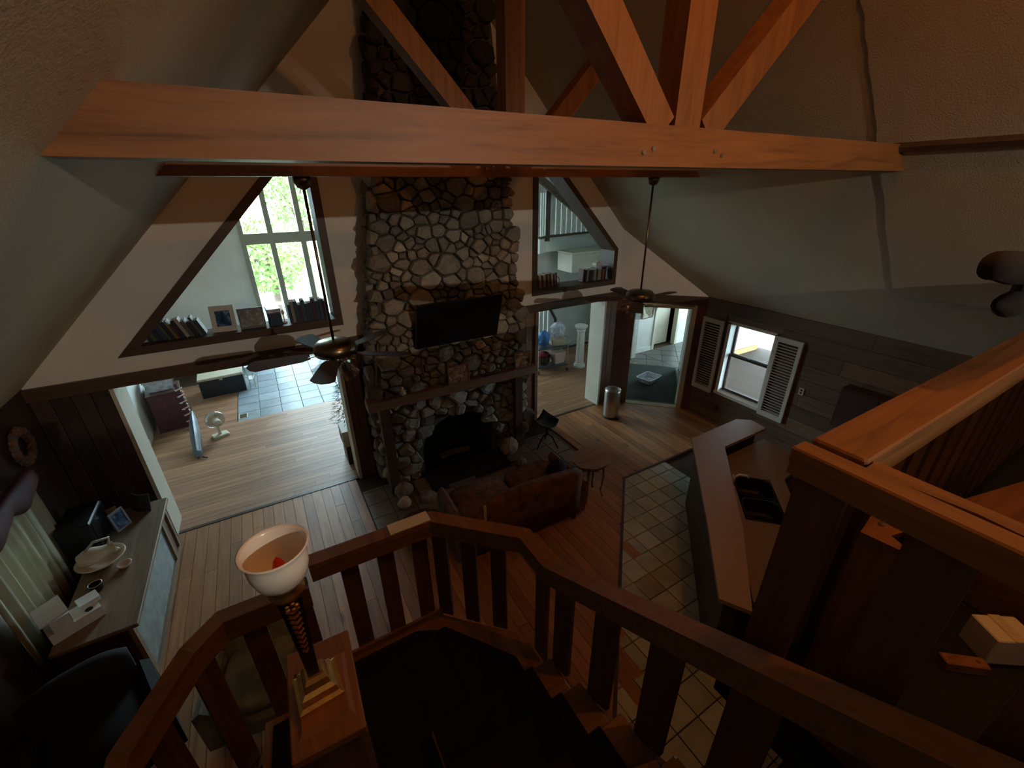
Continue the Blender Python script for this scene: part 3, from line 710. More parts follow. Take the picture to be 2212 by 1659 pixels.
build(MB().box((-0.285, 1.08, 0.0), (-0.265, 2.15, 1.214)), 'riser', 'oak_x', stt)
build(MB().prism([(1.44,1.03),(1.44,1.24),(-0.5,2.46),(-0.5,2.25)], YZ, 1.062, 1.09), 'stringer', 'oak_y', stt)
build(MB().prism([(1.44,1.03),(1.44,1.24),(-0.5,2.46),(-0.5,2.25)], YZ, 0.235, 0.26), 'stringer', 'black_carpet', stt)
build(MB().prism([(0.625,2.15),(1.06,1.71),(1.075,1.73),(0.635,2.175)], XY, 1.03, 1.2), 'stringer', 'oak_x', stt)
build(MB().box((-0.28, 2.151, 1.03), (0.625, 2.172, 1.30)), 'stringer', 'oak_x', stt)

# square wooden newel pedestal with the unlit lamp
pd = thing('newel_pedestal', 'square wooden newel box with panelled cap beneath the glass lamp', 'pedestal', (-0.125, 1.095, 0), math.radians(-2))
build(MB().box((-0.09, -0.165, 0.0), (0.09, 0.165, 2.565)), 'post', 'panel_red', pd)
build(MB().bbox((-0.108, -0.185, 2.565), (0.108, 0.185, 2.60), 0.005), 'cap', 'truss_y', pd)
build(MB().loft([[(x*0.085, y*0.115-0.02, 2.60) for x, y in ((-1,-1),(1,-1),(1,1),(-1,1))], [(x*0.07, y*0.10-0.02, 2.618) for x, y in ((-1,-1),(1,-1),(1,1),(-1,1))]], False, True), 'raised_panel', 'truss_y', pd)
lamp = thing('torch_lamp', 'unlit table lamp with frosted glass bowl and gilt leaf column', 'lamp', (-0.135, 1.085, 2.618), math.radians(4))
sq = lambda r, z: [(x*r, y*r, z) for x, y in ((-1,-1),(1,-1),(1,1),(-1,1))]
build(MB().loft([sq(0.068,0.0), sq(0.068,0.018), sq(0.056,0.026), sq(0.052,0.05), sq(0.040,0.062), sq(0.034,0.085), sq(0.026,0.10)]), 'stepped_base', 'gold', lamp)
col = build(MB().loft([sq(0.017,0.10), sq(0.019,0.18), sq(0.030,0.44), sq(0.033,0.455)]), 'column', 'black_plastic', lamp)
for k in range(9):       # gilt leaves climbing the near face
    z = 0.22 + k*0.023; w = 0.010 + 0.0012*k; r = -0.0205 - 0.0115*(z-0.18)/0.26 - 0.003
    for s in (-1, 1):
        build(MB().loft([[(0, r, z), (s*w, r-0.004, z+0.018), (s*w*0.7, r-0.010, z+0.030), (0, r-0.006, z+0.016)], [(0, r+0.003, z), (s*w, r+0.001, z+0.018), (s*w*0.7, r-0.004, z+0.030), (0, r, z+0.016)]]), 'gilt_leaf', 'gold', col)
for k in range(5):
    a = k*2*math.pi/5; build(MB().lathe([(0.001,-0.007),(0.007,-0.004),(0.007,0.004),(0.001,0.007)], (0.013*math.cos(a), -0.036, 0.437+0.011*math.sin(a)), 8, True, True), 'gilt_rosette', 'gold', col, smooth=True)
build(MB().lathe([(0.02,0.455),(0.046,0.465),(0.05,0.480),(0.036,0.492),(0.042,0.50),(0.03,0.505)], n=24, cap0=True, cap1=True), 'socket_cup', 'gold', lamp, smooth=True)
prof = [(r*0.64, z) for r, z in [(0.044,0.50),(0.080,0.510),(0.106,0.532),(0.119,0.560),(0.124,0.590),(0.124,0.612),(0.130,0.628),(0.141,0.637)]]
bowl = MB().lathe(prof + [(r*0.95, z+0.002) for r, z in reversed(prof)], n=40)
bw = build(bowl, 'glass_bowl', 'frosted_glass', lamp, smooth=True)
build(MB().lathe([(0.003,0.50),(0.010,0.515),(0.019,0.545),(0.018,0.565),(0.010,0.588),(0.001,0.60)], n=16), 'flame_bulb', 'red_bulb', lamp, smooth=True)

# ------------------------------------------------------------------ ceiling fans
def fan(loc, ang, label, nshade=4):
    t = thing('ceiling_fan', label, 'ceiling fan', loc, 0, 'ceiling fans on long rods')
    build(MB().lathe([(0.012,1.34),(0.05,1.36),(0.065,1.40),(0.065,1.435)], n=20, cap1=True), 'canopy', 'brass', t, smooth=True)
    build(MB().tube([(0,0,0.06),(0,0,1.36)], 0.0125, 10), 'downrod', 'brass', t, smooth=True)
    build(MB().lathe([(0.02,0.10),(0.07,0.09),(0.15,0.08),(0.182,0.05),(0.188,0.0),(0.175,-0.035),(0.10,-0.05),(0.05,-0.06)], n=32, cap0=True, cap1=True), 'motor_housing', 'brass', t, smooth=True)
    build(MB().lathe([(0.03,-0.06),(0.045,-0.075),(0.045,-0.12),(0.02,-0.15),(0.008,-0.17)], n=20, cap0=True, cap1=True), 'light_hub', 'brass', t, smooth=True)
    for k in range(5):
        a = math.radians(ang + 72*k); c, s = math.cos(a), math.sin(a)
        def P(r, o, z): return (c*r - s*o, s*r + c*o, z)
        outl = [(0.22,-0.04),(0.29,-0.068),(0.66,-0.092),(0.70,-0.055),(0.72,0.0),(0.70,0.055),(0.66,0.092),(0.29,0.068),(0.22,0.04)]
        build(MB().loft([[P(r, o, -0.03 - o*0.14) for r, o in outl], [P(r, o, -0.022 - o*0.14) for r, o in outl]]), 'blade', 'blade_wood', t)
        build(MB().loft([[P(0.12,-0.02,-0.032), P(0.24,-0.03,-0.034), P(0.24,0.03,-0.028), P(0.12,0.02,-0.032)], [P(0.12,-0.02,-0.026), P(0.24,-0.03,-0.029), P(0.24,0.03,-0.023), P(0.12,0.02,-0.026)]]), 'blade_iron', 'brass', t)
    for k in range(nshade):
        a = math.radians(ang + 20 + 90*k); c, s = math.cos(a), math.sin(a); M = Matrix.Rotation(a, 3, 'Z') @ Matrix.Rotation(math.radians(125), 3, 'Y')
        org = Vector((c*0.085, s*0.085, -0.115))
        arm = build(MB().tube([(c*0.03,s*0.03,-0.10),(c*0.075,s*0.075,-0.10),(c*0.095,s*0.095,-0.125)], 0.009, 8), 'lamp_arm', 'brass', t, smooth=True)
        mb = MB(); n = 20
        rings = []
        for r, z in ((0.024,0.0),(0.042,0.018),(0.062,0.06),(0.070,0.10),(0.084,0.145)):
            rings.append([tuple(org + M @ Vector((r*(1+0.06*(i % 2))*math.cos(2*math.pi*i/n), r*(1+0.06*(i % 2))*math.sin(2*math.pi*i/n), z))) for i in range(n)])
        build(mb.loft(rings, False, False), 'glass_shade', 'crystal', arm)
    return t
fan((0.44, 4.02, 2.80), 180, 'dark ceiling fan with glass shades hanging before the left opening')
fan((4.30, 4.02, 2.80), 292, 'dark ceiling fan with glass shades hanging near the hall doorway')

# ------------------------------------------------------------------ television and mantel things
tv = thing('television', 'black flat television tilted forward on the stone chimney', 'television', (2.20, 5.335, 2.175))
tilt = lambda u, v, w: (u, -0.30*v - w, 0.955*v)
build(MB().prism([(-0.615,0),(0.615,0),(0.615,0.66),(-0.615,0.66)], tilt, -0.03, 0.02), 'cabinet', 'black_plastic', tv)
build(MB().prism([(-0.605,0.012),(0.605,0.012),(0.605,0.65),(-0.605,0.65)], tilt, 0.0205, 0.023), 'screen', 'tv_black', tv)
build(MB().box((-0.12, 0.02, 0.15), (0.12, 0.13, 0.45)), 'wall_bracket', 'black_iron', tv)
build(MB().tube([(-0.55,-0.01,0.02),(-0.56,0.0,-0.2),(-0.55,0.0,-0.45)], 0.006, 6), 'cable', 'black_plastic', tv)
def easel_picture(name, label, loc, w, h, mat, rz=0, lean=0.2, fm='mantel_wood', cat='picture', mount=None):
    t = thing(name, label, cat, loc, rz)
    fn = lambda u, v, ww: (u, lean*v - ww, v)
    build(MB().holed([(-w/2,0),(w/2,0),(w/2,h),(-w/2,h)], [[(-w/2+0.018,0.018),(w/2-0.018,0.018),(w/2-0.018,h-0.018),(-w/2+0.018,h-0.018)]], fn, 0, 0.02), 'frame', fm, t)
    if mount:
        build(MB().prism([(-w/2+0.017,0.017),(w/2-0.017,0.017),(w/2-0.017,h-0.017),(-w/2+0.017,h-0.017)], fn, 0.003, 0.008), 'mount', mount, t)
        build(MB().prism([(-w*0.3,h*0.2),(w*0.3,h*0.2),(w*0.3,h*0.8),(-w*0.3,h*0.8)], fn, 0.0085, 0.010), 'print', mat, t)
    else:
        build(MB().prism([(-w/2+0.017,0.017),(w/2-0.017,0.017),(w/2-0.017,h-0.017),(-w/2+0.017,h-0.017)], fn, 0.003, 0.01), 'print', mat, t)
    return t
easel_picture('canvas_print', 'wide sepia family photo standing mid mantel', (2.17, 5.315, 1.551), 0.34, 0.27, 'photo_sepia', 0, 0.08)
easel_picture('canvas_print', 'smaller family photo at the right end of the mantel', (3.27, 5.33, 1.551), 0.27, 0.25, 'photo_sepia', -0.15, 0.12)
t = thing('figurine', 'small pale figurine lying near the left of the mantel', 'ornament', (1.33, 5.33, 1.551))
build(MB().lathe([(0.02,0.0),(0.045,0.02),(0.04,0.06),(0.015,0.085)], n=12, cap0=True, cap1=True), 'body', 'white_ceramic', t, smooth=True)
build(MB().lathe([(0.005,0.08),(0.024,0.10),(0.02,0.125),(0.003,0.135)], n=12, cap0=True, cap1=True), 'head', 'white_ceramic', t, smooth=True)
t = thing('remote_control', 'dark remote control lying on the mantel right of the photo', 'remote', (2.68, 5.325, 1.551), 0.1)
build(MB().bbox((-0.09, -0.025, 0), (0.09, 0.025, 0.02), 0.004), 'case', 'black_plastic', t)
for k in range(3): build(MB().box((-0.05+k*0.04, -0.008, 0.0201), (-0.03+k*0.04, 0.008, 0.024)), 'button', 'silver_grey', t)

# boulders beside the firebox, log grate
def blob(seed, sx, sy, sz, n=10, m=6, rough=0.16):
    r = random.Random(seed); rings = []
    for j in range(m+1):
        th = math.pi*(0.06 + 0.88*j/m)
        rings.append([(sx*math.sin(th)*math.cos(2*math.pi*i/n)*(1+r.uniform(-rough, rough)), sy*math.sin(th)*math.sin(2*math.pi*i/n)*(1+r.uniform(-rough, rough)), sz*(-math.cos(th)*(1+r.uniform(-rough, rough)*0.5))) for i in range(n)])
    return MB().loft(rings)
for k, (x, y, sx, sy, sz, mtl, lab) in enumerate([(1.12,5.16,0.14,0.12,0.13,'stone_4','largest rounded boulder left of the hearth ledge'),(1.40,4.90,0.13,0.09,0.08,'stone_1','flat boulder lying before the hearth ledge'),(1.06,4.93,0.10,0.09,0.09,'stone_3','pale boulder at the left front of the hearth'),(2.93,5.20,0.16,0.12,0.17,'stone_0','boulder right of the firebox beside the mantel post'),(3.00,4.93,0.10,0.08,0.08,'stone_2','small dark boulder at the right hearth corner')]):
    o = build(blob(k+3, sx, sy, sz), 'hearth_boulder', mtl, loc=(x, y, sz*0.93 + (0.09 if k == 3 else 0))); tag(o, lab, 'stone')
gr = thing('fire_grate', 'black iron log grate inside the firebox', 'grate', (2.16, 5.6, 0.10))
for k in range(5): build(MB().tube([(-0.24+0.12*k,-0.18,0.10),(-0.24+0.12*k,-0.16,0.05),(-0.24+0.12*k,0.16,0.05),(-0.24+0.12*k,0.18,0.12)], 0.010, 6), 'grate_bar', 'black_iron', gr)
for y in (-0.1, 0.1): build(MB().tube([(-0.3,y,0.0),(-0.28,y,0.04),(0.28,y,0.04),(0.3,y,0.0)], 0.010, 6), 'cross_bar', 'black_iron', gr)
lg = build(MB().tube([(-0.25,0,0.0),(0.0,0.02,0.01),(0.25,-0.01,0.0)], [0.05,0.055,0.045], 10), 'log', 'bark', loc=(2.12, 5.58, 0.205)); tag(lg, 'charred log on the fire grate', 'log')

# perforated tractor-seat stool
stl = thing('tractor_seat_stool', 'black perforated tractor seat stool beside the hearth', 'stool', (3.70, 5.22, 0), math.radians(35))
rows = []
for j in range(7):
    v = j/6; wv = 0.06 + 0.16*math.sin(math.pi*min(1, 0.25+0.75*v)*0.62)
    rows.append([(wv*1.05*u, -0.16+0.32*v, 0.44 + 0.05*u*u + 0.10*v**3) for u in np.linspace(-1, 1, 9)])
build(MB().loft([[(x, y, z) for x, y, z in r] + [(x, y, z-0.008) for x, y, z in reversed(r)] for r in rows]), 'seat', 'black_iron', stl, smooth=True)
for k in range(8):
    u = -0.8+1.6*k/7; x = 0.17*u; 
    build(MB().lathe([(0.001,0),(0.011,0.0)], (x, 0.115-0.02*u*u, 0.503+0.05*u*u), 8, True, True), 'rim_hole', 'white_box', stl)
build(MB().tube([(0,0,0.44),(0,0,0.22)], 0.02, 10), 'stem', 'black_iron', stl)
for k in range(3):
    a = 2*math.pi*k/3 + 0.5; build(MB().tube([(0,0,0.26),(0.10*math.cos(a),0.10*math.sin(a),0.20),(0.21*math.cos(a),0.21*math.sin(a),0.0)], 0.012, 8), 'leg', 'black_iron', stl)

# steel pedal bin
bn = thing('pedal_bin', 'brushed steel pedal bin standing before the cream jamb', 'bin', (5.38, 5.44, 0))
build(MB().lathe([(0.15,0.03),(0.152,0.06),(0.152,0.56),(0.150,0.57)], n=32, cap0=True, cap1=True), 'body', 'steel', bn, smooth=True)
build(MB().lathe([(0.155,0.0),(0.157,0.03),(0.150,0.031)], n=32, cap0=True), 'foot_ring', 'black_plastic', bn, smooth=True)
build(MB().lathe([(0.156,0.57),(0.156,0.59),(0.13,0.61),(0.07,0.625),(0.001,0.63)], n=32), 'lid', 'steel', bn, smooth=True)
build(MB().box((-0.03, -0.20, 0.01), (0.05, -0.14, 0.028)), 'pedal', 'black_plastic', bn)

# ------------------------------------------------------------------ sofa and side tables
def pillow(w, d, h, n=6):
    rings = []
    for z, k in ((0, 0.90), (0.25*h, 0.99), (0.75*h, 1.0), (h, 0.88)):
        r = []
        for i in range(24):
            a = 2*math.pi*i/24; c, s = math.cos(a), math.sin(a); q = (abs(c)**n + abs(s)**n)**(-1/n)
            r.append((w/2*k*c*q, d/2*k*s*q, z))
        rings.append(r)
    return MB().loft(rings)
def shift(mb, dx, dy, dz): mb.v = [(x+dx, y+dy, z+dz) for x, y, z in mb.v]; return mb
sf = thing('sofa', 'rust patterned sofa with its back to the stairs facing the fireplace', 'sofa', (2.25, 3.92, 0), math.radians(-2))
build(shift(pillow(1.62, 0.80, 0.30), 0, 0.02, 0.10), 'base', 'sofa_rust', sf, smooth=False)
bk = []
for x in np.linspace(-0.80, 0.80, 17):
    top = 0.80 + 0.05*math.cos(x/0.8*math.pi/2)
    bk.append([(x,-0.40,0.10),(x,-0.42,0.45),(x,-0.44,top-0.04),(x,-0.39,top),(x,-0.30,top-0.01),(x,-0.24,0.55),(x,-0.24,0.30)])
build(MB().loft(bk), 'backrest', 'sofa_rust', sf, smooth=True)
for s in (-1, 1):
    build(MB().loft([[(s*0.80, y, 0.10), (s*0.80, y, 0.58), (s*0.85, y, 0.63), (s*0.91, y, 0.58), (s*0.91, y, 0.10)] for y in (-0.40, -0.1, 0.2, 0.38)]), 'armrest', 'sofa_rust', sf)
for x in (-0.40, 0.40): build(shift(pillow(0.77, 0.60, 0.16), x, 0.10, 0.39), 'seat_cushion', 'sofa_rust', sf, smooth=True)
for x, y in ((-0.75,-0.36),(0.75,-0.36),(-0.75,0.34),(0.75,0.34)): build(MB().lathe([(0.03,0.0),(0.04,0.05),(0.03,0.10)], (x, y, 0), 10, True, True), 'foot', 'dark_wood', sf)
build(MB().loft([[(-0.62,-0.455,0.62),(-0.585,-0.455,0.62),(-0.585,-0.46,0.80),(-0.62,-0.46,0.80)],[(-0.62,-0.445,0.62),(-0.585,-0.445,0.62),(-0.585,-0.445,0.84),(-0.62,-0.445,0.84)]]), 'pale_trim', 'cardboard', sf)
o = build(shift(blob(21, 0.16, 0.08, 0.15, 14, 8, 0.05), 0, 0, 0), 'throw_pillow', 'dark_fabric', loc=(2.83, 3.76, 0.74)); tag(o, 'dark throw pillow at the right end of the sofa', 'pillow')
def scalloped_table(loc, label, mat, h=0.62, r=0.27, rz=0):
    t = thing('scalloped_table', label, 'side table', loc, rz)
    out = []
    for i in range(64):
        a = 2*math.pi*i/64; out.append((r*(1+0.07*abs(math.sin(4*a)))*math.cos(a), r*(1+0.07*abs(math.sin(4*a)))*math.sin(a)*0.85))
    build(MB().loft([[(x*0.96, y*0.96, h-0.03) for x, y in out], [(x, y, h-0.012) for x, y in out], [(x, y, h) for x, y in out]]), 'table_top', mat, t)
    ap = [(x*0.75, y*0.75) for x, y in out]; build(MB().loft([[(x, y, h-0.10) for x, y in ap], [(x, y, h-0.031) for x, y in ap]]), 'apron', mat, t)
    for a in (0.7, 2.3, 3.9, 5.5):
        c, s = math.cos(a), math.sin(a)*0.85
        build(MB().tube([(c*0.18,s*0.18,h-0.09),(c*0.20,s*0.20,h-0.3),(c*0.17,s*0.17,0.12),(c*0.21,s*0.21,0.0)], [0.022,0.016,0.012,0.016], 8), 'leg', mat, t)
    return t
scalloped_table((3.48, 3.80, 0), 'scalloped brown side table at the right end of the sofa', 'mantel_wood', 0.66, 0.29)
scalloped_table((1.02, 4.00, 0), 'dark scalloped side table at the left end of the sofa', 'dark_wood', 0.50, 0.24)

def armchair(loc, rz, mat, label, h=0.95):
    t = thing('armchair', label, 'armchair', loc, rz)
    build(shift(pillow(0.62, 0.64, 0.26), 0, 0, 0.14), 'base', mat, t)
    build(shift(pillow(0.56, 0.56, 0.14), 0, 0.03, 0.40), 'seat_cushion', mat, t, smooth=True)
    r = []
    for x in np.linspace(-0.32, 0.32, 13):
        top = h - 0.10*(abs(x)/0.32)**3
        r.append([(x,-0.28,0.15),(x,-0.36,0.60),(x,-0.40,top-0.03),(x,-0.36,top),(x,-0.29,top-0.03),(x,-0.22,0.55),(x,-0.20,0.3)])
    b = build(MB().loft(r), 'backrest', mat, t, smooth=True)
    for x in (-0.16, 0, 0.16):
        for z in (0.62, 0.76): build(MB().lathe([(0.001,0.0),(0.014,0.005),(0.001,0.012)], (x, -0.285-0.30*(z-0.62)+0.03, z), 8), 'tuft_button', mat, b)
    for s in (-1, 1): build(MB().loft([[(s*0.30,y,0.14),(s*0.30,y,0.56),(s*0.35,y,0.61),(s*0.41,y,0.56),(s*0.40,y,0.14)] for y in (-0.30, 0.0, 0.30)]), 'armrest', mat, t)
    for x, y in ((-0.28,-0.26),(0.28,-0.26),(-0.28,0.26),(0.28,0.26)): build(MB().lathe([(0.02,0.0),(0.03,0.14)], (x, y, 0), 8, True, True), 'foot', 'dark_wood', t)
    return t
armchair((-0.72, 3.02, 0), math.radians(170), 'sage_fabric', 'sage green armchair seen between the boards of the stair railing', 0.9)
armchair((-1.80, 3.12, 0), math.radians(200), 'dark_fabric', 'dark armchair in the shadows below the glass-fronted cabinet', 0.85)

# ------------------------------------------------------------------ kitchen
bar = thing('breakfast_bar', 'angled breakfast bar with beige laminate top and panelled base', 'counter')
btop = [(4.50,3.01),(5.48,3.03),(5.64,2.90),(5.60,2.66),(4.70,2.66),(3.56,1.65),(2.78,1.05),(2.66,1.26),(3.33,1.88)]
def holed_top(poly, holes, z0, z1): return MB().holed(poly, holes, XY, z0, z1)
build(holed_top(btop, [], 1.03, 1.07), 'bar_top', 'laminate', bar)
bb = [(4.55,2.95),(5.45,2.96),(5.52,2.90),(5.52,2.74),(4.66,2.74),(3.48,1.70),(2.84,1.18),(2.80,1.28),(3.36,1.80)]
build(holed_top(bb, [], 0.0, 1.03), 'bar_base', 'panel_z', bar)
kc = thing('kitchen_counter', 'low brown worktop with sink cut-out behind the breakfast bar', 'counter')
ct = [(3.02,1.16),(4.70,2.645),(5.58,2.645),(5.46,2.05),(4.92,1.98),(3.42,0.64)]
ax = Vector((0.7071, 0.69)).normalized(); ay = Vector((ax.y, -ax.x)); sc_ = Vector((4.32, 1.93))
def SK(u, v): p = sc_ + ax*u + ay*v; return (p.x, p.y)
hole = [SK(-0.40,-0.21), SK(0.40,-0.21), SK(0.40,0.21), SK(-0.40,0.21)]
build(holed_top(ct, [hole], 0.87, 0.91), 'worktop', 'laminate_low', kc)
build(MB().holed(offset(ct, 0.04), [], XY, 0.0, 0.68), 'base_cabinet', 'panel_z', kc)
sk = thing('kitchen_sink', 'black double bowl sink sunk into the brown worktop', 'sink', (0, 0, 0))
for u0, u1 in ((-0.39,-0.02),(0.02,0.39)):
    def rr(k, z, u0=u0, u1=u1):
        c = (u0+u1)/2; a = (u1-u0)/2*k; b = 0.19*k; q = []
        for i in range(20):
            t_ = 2*math.pi*i/20; cc, ss = math.cos(t_), math.sin(t_); m_ = (abs(cc)**5+abs(ss)**5)**(-0.2); x, y = SK(c + a*cc*m_, b*ss*m_); q.append((x, y, z))
        return q
    build(MB().loft([rr(1.06, 0.912), rr(1.0, 0.916), rr(0.96, 0.905), rr(0.93, 0.74), rr(0.80, 0.715)], False, True), 'bowl', 'black_plastic', sk)
    x, y = SK((u0+u1)/2, 0); build(MB().lathe([(0.001,0.003),(0.03,0.003),(0.035,0.0)], (x, y, 0.716), 12), 'drain', 'steel', sk)
fx, fy = SK(0.12, -0.255)
fc = thing('kitchen_faucet', 'white kitchen faucet rising behind the black sink', 'faucet', (fx, fy, 0.91))
build(MB().lathe([(0.035,0.0),(0.032,0.03),(0.02,0.04)], n=14, cap0=True, cap1=True), 'base', 'white_paint', fc, smooth=True)
build(MB().tube([(0,0,0.03),(0,0,0.16),(ay.x*0.04,ay.y*0.04,0.20),(ay.x*0.12,ay.y*0.12,0.20),(ay.x*0.14,ay.y*0.14,0.17)], 0.014, 10), 'spout', 'white_paint', fc, smooth=True)
build(MB().tube([(ax.x*0.02,ax.y*0.02,0.10),(ax.x*0.08,ax.y*0.08,0.14)], 0.009, 8), 'lever', 'white_paint', fc, smooth=True)
# dim things on the far kitchen wall
rng = thing('wall_cupboard', 'dark open cupboard on the plank wall behind the loft railing', 'cupboard', (6.70, 1.90, 0.95))
build(MB().box((0.0, -0.45, 0.0), (0.225, 0.45, 0.60)), 'body', 'dark_wood_z', rng)
build(MB().box((-0.015, -0.43, 0.02), (-0.001, -0.01, 0.58)), 'door', 'panel_z', rng); build(MB().box((-0.015, 0.01, 0.02), (-0.001, 0.43, 0.58)), 'door', 'panel_z', rng)

# ------------------------------------------------------------------ shuttered window on the right wall
wn = bpy.data.objects.new('window_4', None); C.objects.link(wn); wn['kind'] = 'structure'; wn['label'] = 'bright double-hung window between white shutters'
def RW(y0, y1, z0, z1, x0, x1, name, mat, parent=wn): return build(MB().box((x0, y0, z0), (x1, y1, z1)), name, mat, parent)
RW(WY0, WY1, WZ0-0.04, WZ0+0.015, XR-0.06, XR+0.2, 'sill', 'white_paint')
RW(WY0, WY0+0.03, WZ0, WZ1, XR-0.03, XR+0.2, 'jamb', 'white_paint'); RW(WY1-0.06, WY1, WZ0, WZ1, XR-0.03, XR+0.2, 'jamb', 'white_paint')
RW(WY0, WY1, WZ1-0.03, WZ1+0.02, XR-0.03, XR+0.2, 'head', 'cream_paint')
for z0, z1, x, nm in ((WZ0+0.015, 1.36, XR+0.09, 'lower_sash'), (1.32, WZ1-0.03, XR+0.13, 'upper_sash')):
    y0, y1 = WY0+0.03, WY1-0.06
    sh_ = build(MB().holed([(y0,z0),(y1,z0),(y1,z1),(y0,z1)], [[(y0+0.045,z0+0.05),(y1-0.045,z0+0.05),(y1-0.045,z1-0.04),(y0+0.045,z1-0.04)]], YZ, x, x+0.035), nm, 'dark_wood_z', wn)
    build(MB().box((x+0.015, y0+0.04, z0+0.04), (x+0.019, y1-0.04, z1-0.03)), 'window_pane', 'pane', sh_)
RW(3.90, 3.97, 1.36, 1.375, XR+0.075, XR+0.10, 'sash_lock', 'black_iron')
lw = bpy.data.meshes.new('louver'); q = MB().bar((0, -0.155, 0), (0, 0.155, 0), 0.042, 0.007, (0.55, 0, 0.83)); lw.from_pydata(q.v, [], q.f); lw.materials.append(MATS['shutter_paint'])
def shutter(yc, label):
    t = thing('window_shutter', label, 'shutter', (XR-0.045, yc, 0.55), 0, 'white louvered shutters')
    W, Hh = 0.42, 1.40
    build(MB().holed([(-W/2,0),(W/2,0),(W/2,Hh),(-W/2,Hh)], [[(-W/2+0.055,0.09),(W/2-0.055,0.09),(W/2-0.055,Hh-0.08),(-W/2+0.055,Hh-0.08)]], YZ, -0.018, 0.018), 'shutter_frame', 'shutter_paint', t)
    z = 0.12
    while z < Hh-0.09:
        piece(lw, 'louver', t, (0, 0, z)); z += 0.048
    return t
shutter(4.635, 'white louvered shutter left of the bright window beside the doorway')
shutter(3.285, 'white louvered shutter right of the bright window')
def outlet(loc, label, name='wall_outlet', mat='dark_wood'):
    t = thing(name, label, 'outlet', loc)
    build(MB().box((-0.012, -0.037, -0.057), (0.0, 0.037, 0.057)), 'plate', mat, t)
    for z in (-0.022, 0.022): build(MB().box((-0.016, -0.014, z-0.014), (-0.0121, 0.014, z+0.014)), 'socket', 'black_plastic', t)
outlet((XR-0.0225, 4.26, 0.29), 'brown wall outlet below the shuttered window')
outlet((XR-0.0225, 2.93, 1.19), 'small light switch right of the shuttered window', 'light_switch', 'cardboard')

# ------------------------------------------------------------------ glass-fronted cabinet on the left
cb = thing('glass_cabinet', 'low plank-topped cabinet with teal glass front along the left wall', 'cabinet', (-1.86, 4.72, 0))
build(MB().box((-0.26, -0.93, 0.06), (0.20, 0.93, 0.74)), 'body', 'dark_wood_z', cb)
build(MB().bbox((-0.28, -0.96, 0.741), (0.29, 0.96, 0.775), 0.006), 'plank_top', 'plank_top', cb)
build(MB().box((0.201, -0.93, 0.03), (0.235, 0.93, 0.10)), 'bottom_rail', 'plank_top', cb)
build(MB().box((0.201, 0.62, 0.10), (0.235, 0.68, 0.74)), 'stile', 'plank_top', cb); build(MB().box((0.201, -0.93, 0.10), (0.235, -0.87, 0.74)), 'stile', 'plank_top', cb); build(MB().box((0.201, 0.87, 0.10), (0.235, 0.93, 0.74)), 'stile', 'plank_top', cb)
build(MB().box((0.205, -0.87, 0.11), (0.215, 0.62, 0.735)), 'glass_panel', 'teal_glass', cb)
build(MB().box((0.205, 0.68, 0.11), (0.215, 0.87, 0.735)), 'side_panel', 'panel_red', cb)
for y in (-0.85, 0.85):
    for x in (-0.22, 0.16): build(MB().box((x-0.03, y-0.03, 0), (x+0.03, y+0.03, 0.06)), 'foot', 'dark_wood_z', cb)
CT = 0.776
bs = thing('wash_basin', 'tan wash basin standing on the cabinet', 'basin', (-1.98, 4.74, CT))
build(MB().lathe([(0.07,0.0),(0.08,0.01),(0.13,0.05),(0.18,0.085),(0.195,0.09),(0.19,0.096),(0.17,0.085),(0.12,0.05),(0.06,0.022),(0.001,0.02)], n=36, cap0=True), 'basin', 'white_ceramic', bs, smooth=True)
pt = thing('pitcher', 'tan water pitcher lying in the wash basin', 'pitcher', (-2.0, 4.75, CT+0.045), math.radians(20))
pr = [(0.04,-0.14),(0.06,-0.13),(0.082,-0.07),(0.085,-0.01),(0.06,0.05),(0.045,0.09),(0.055,0.13),(0.06,0.14)]
build(MB().loft([[(z, r*math.cos(2*math.pi*i/20), 0.09 + r*math.sin(2*math.pi*i/20)) for i in range(20)] for r, z in pr], True, False), 'body', 'white_ceramic', pt, smooth=True)
build(MB().tube([(0.11,0,0.14),(0.13,0,0.21),(0.02,0,0.23),(-0.06,0,0.17)], 0.012, 8), 'handle', 'white_ceramic', pt, smooth=True)
build(MB().tube([(0.13,0,0.05),(0.165,0,0.03)], [0.03, 0.012], 10), 'spout', 'white_ceramic', pt, smooth=True)
sd = thing('soap_dish', 'small tan dish between basin and cabinet edge', 'dish', (-1.79, 4.60, CT))
build(MB().lathe([(0.03,0.0),(0.05,0.015),(0.06,0.04),(0.055,0.042),(0.035,0.015),(0.001,0.012)], n=18, cap0=True), 'bowl', 'white_ceramic', sd, smooth=True)
cu = thing('dark_cup', 'dark glass cup with a bright rim on the cabinet', 'cup', (-1.95, 4.37, CT))
build(MB().lathe([(0.03,0.0),(0.045,0.02),(0.05,0.08)], n=18, cap0=True), 'body', 'black_plastic', cu, smooth=True)
build(MB().lathe([(0.050,0.08),(0.053,0.085),(0.048,0.086),(0.046,0.08)], n=18), 'rim', 'steel', cu, smooth=True)
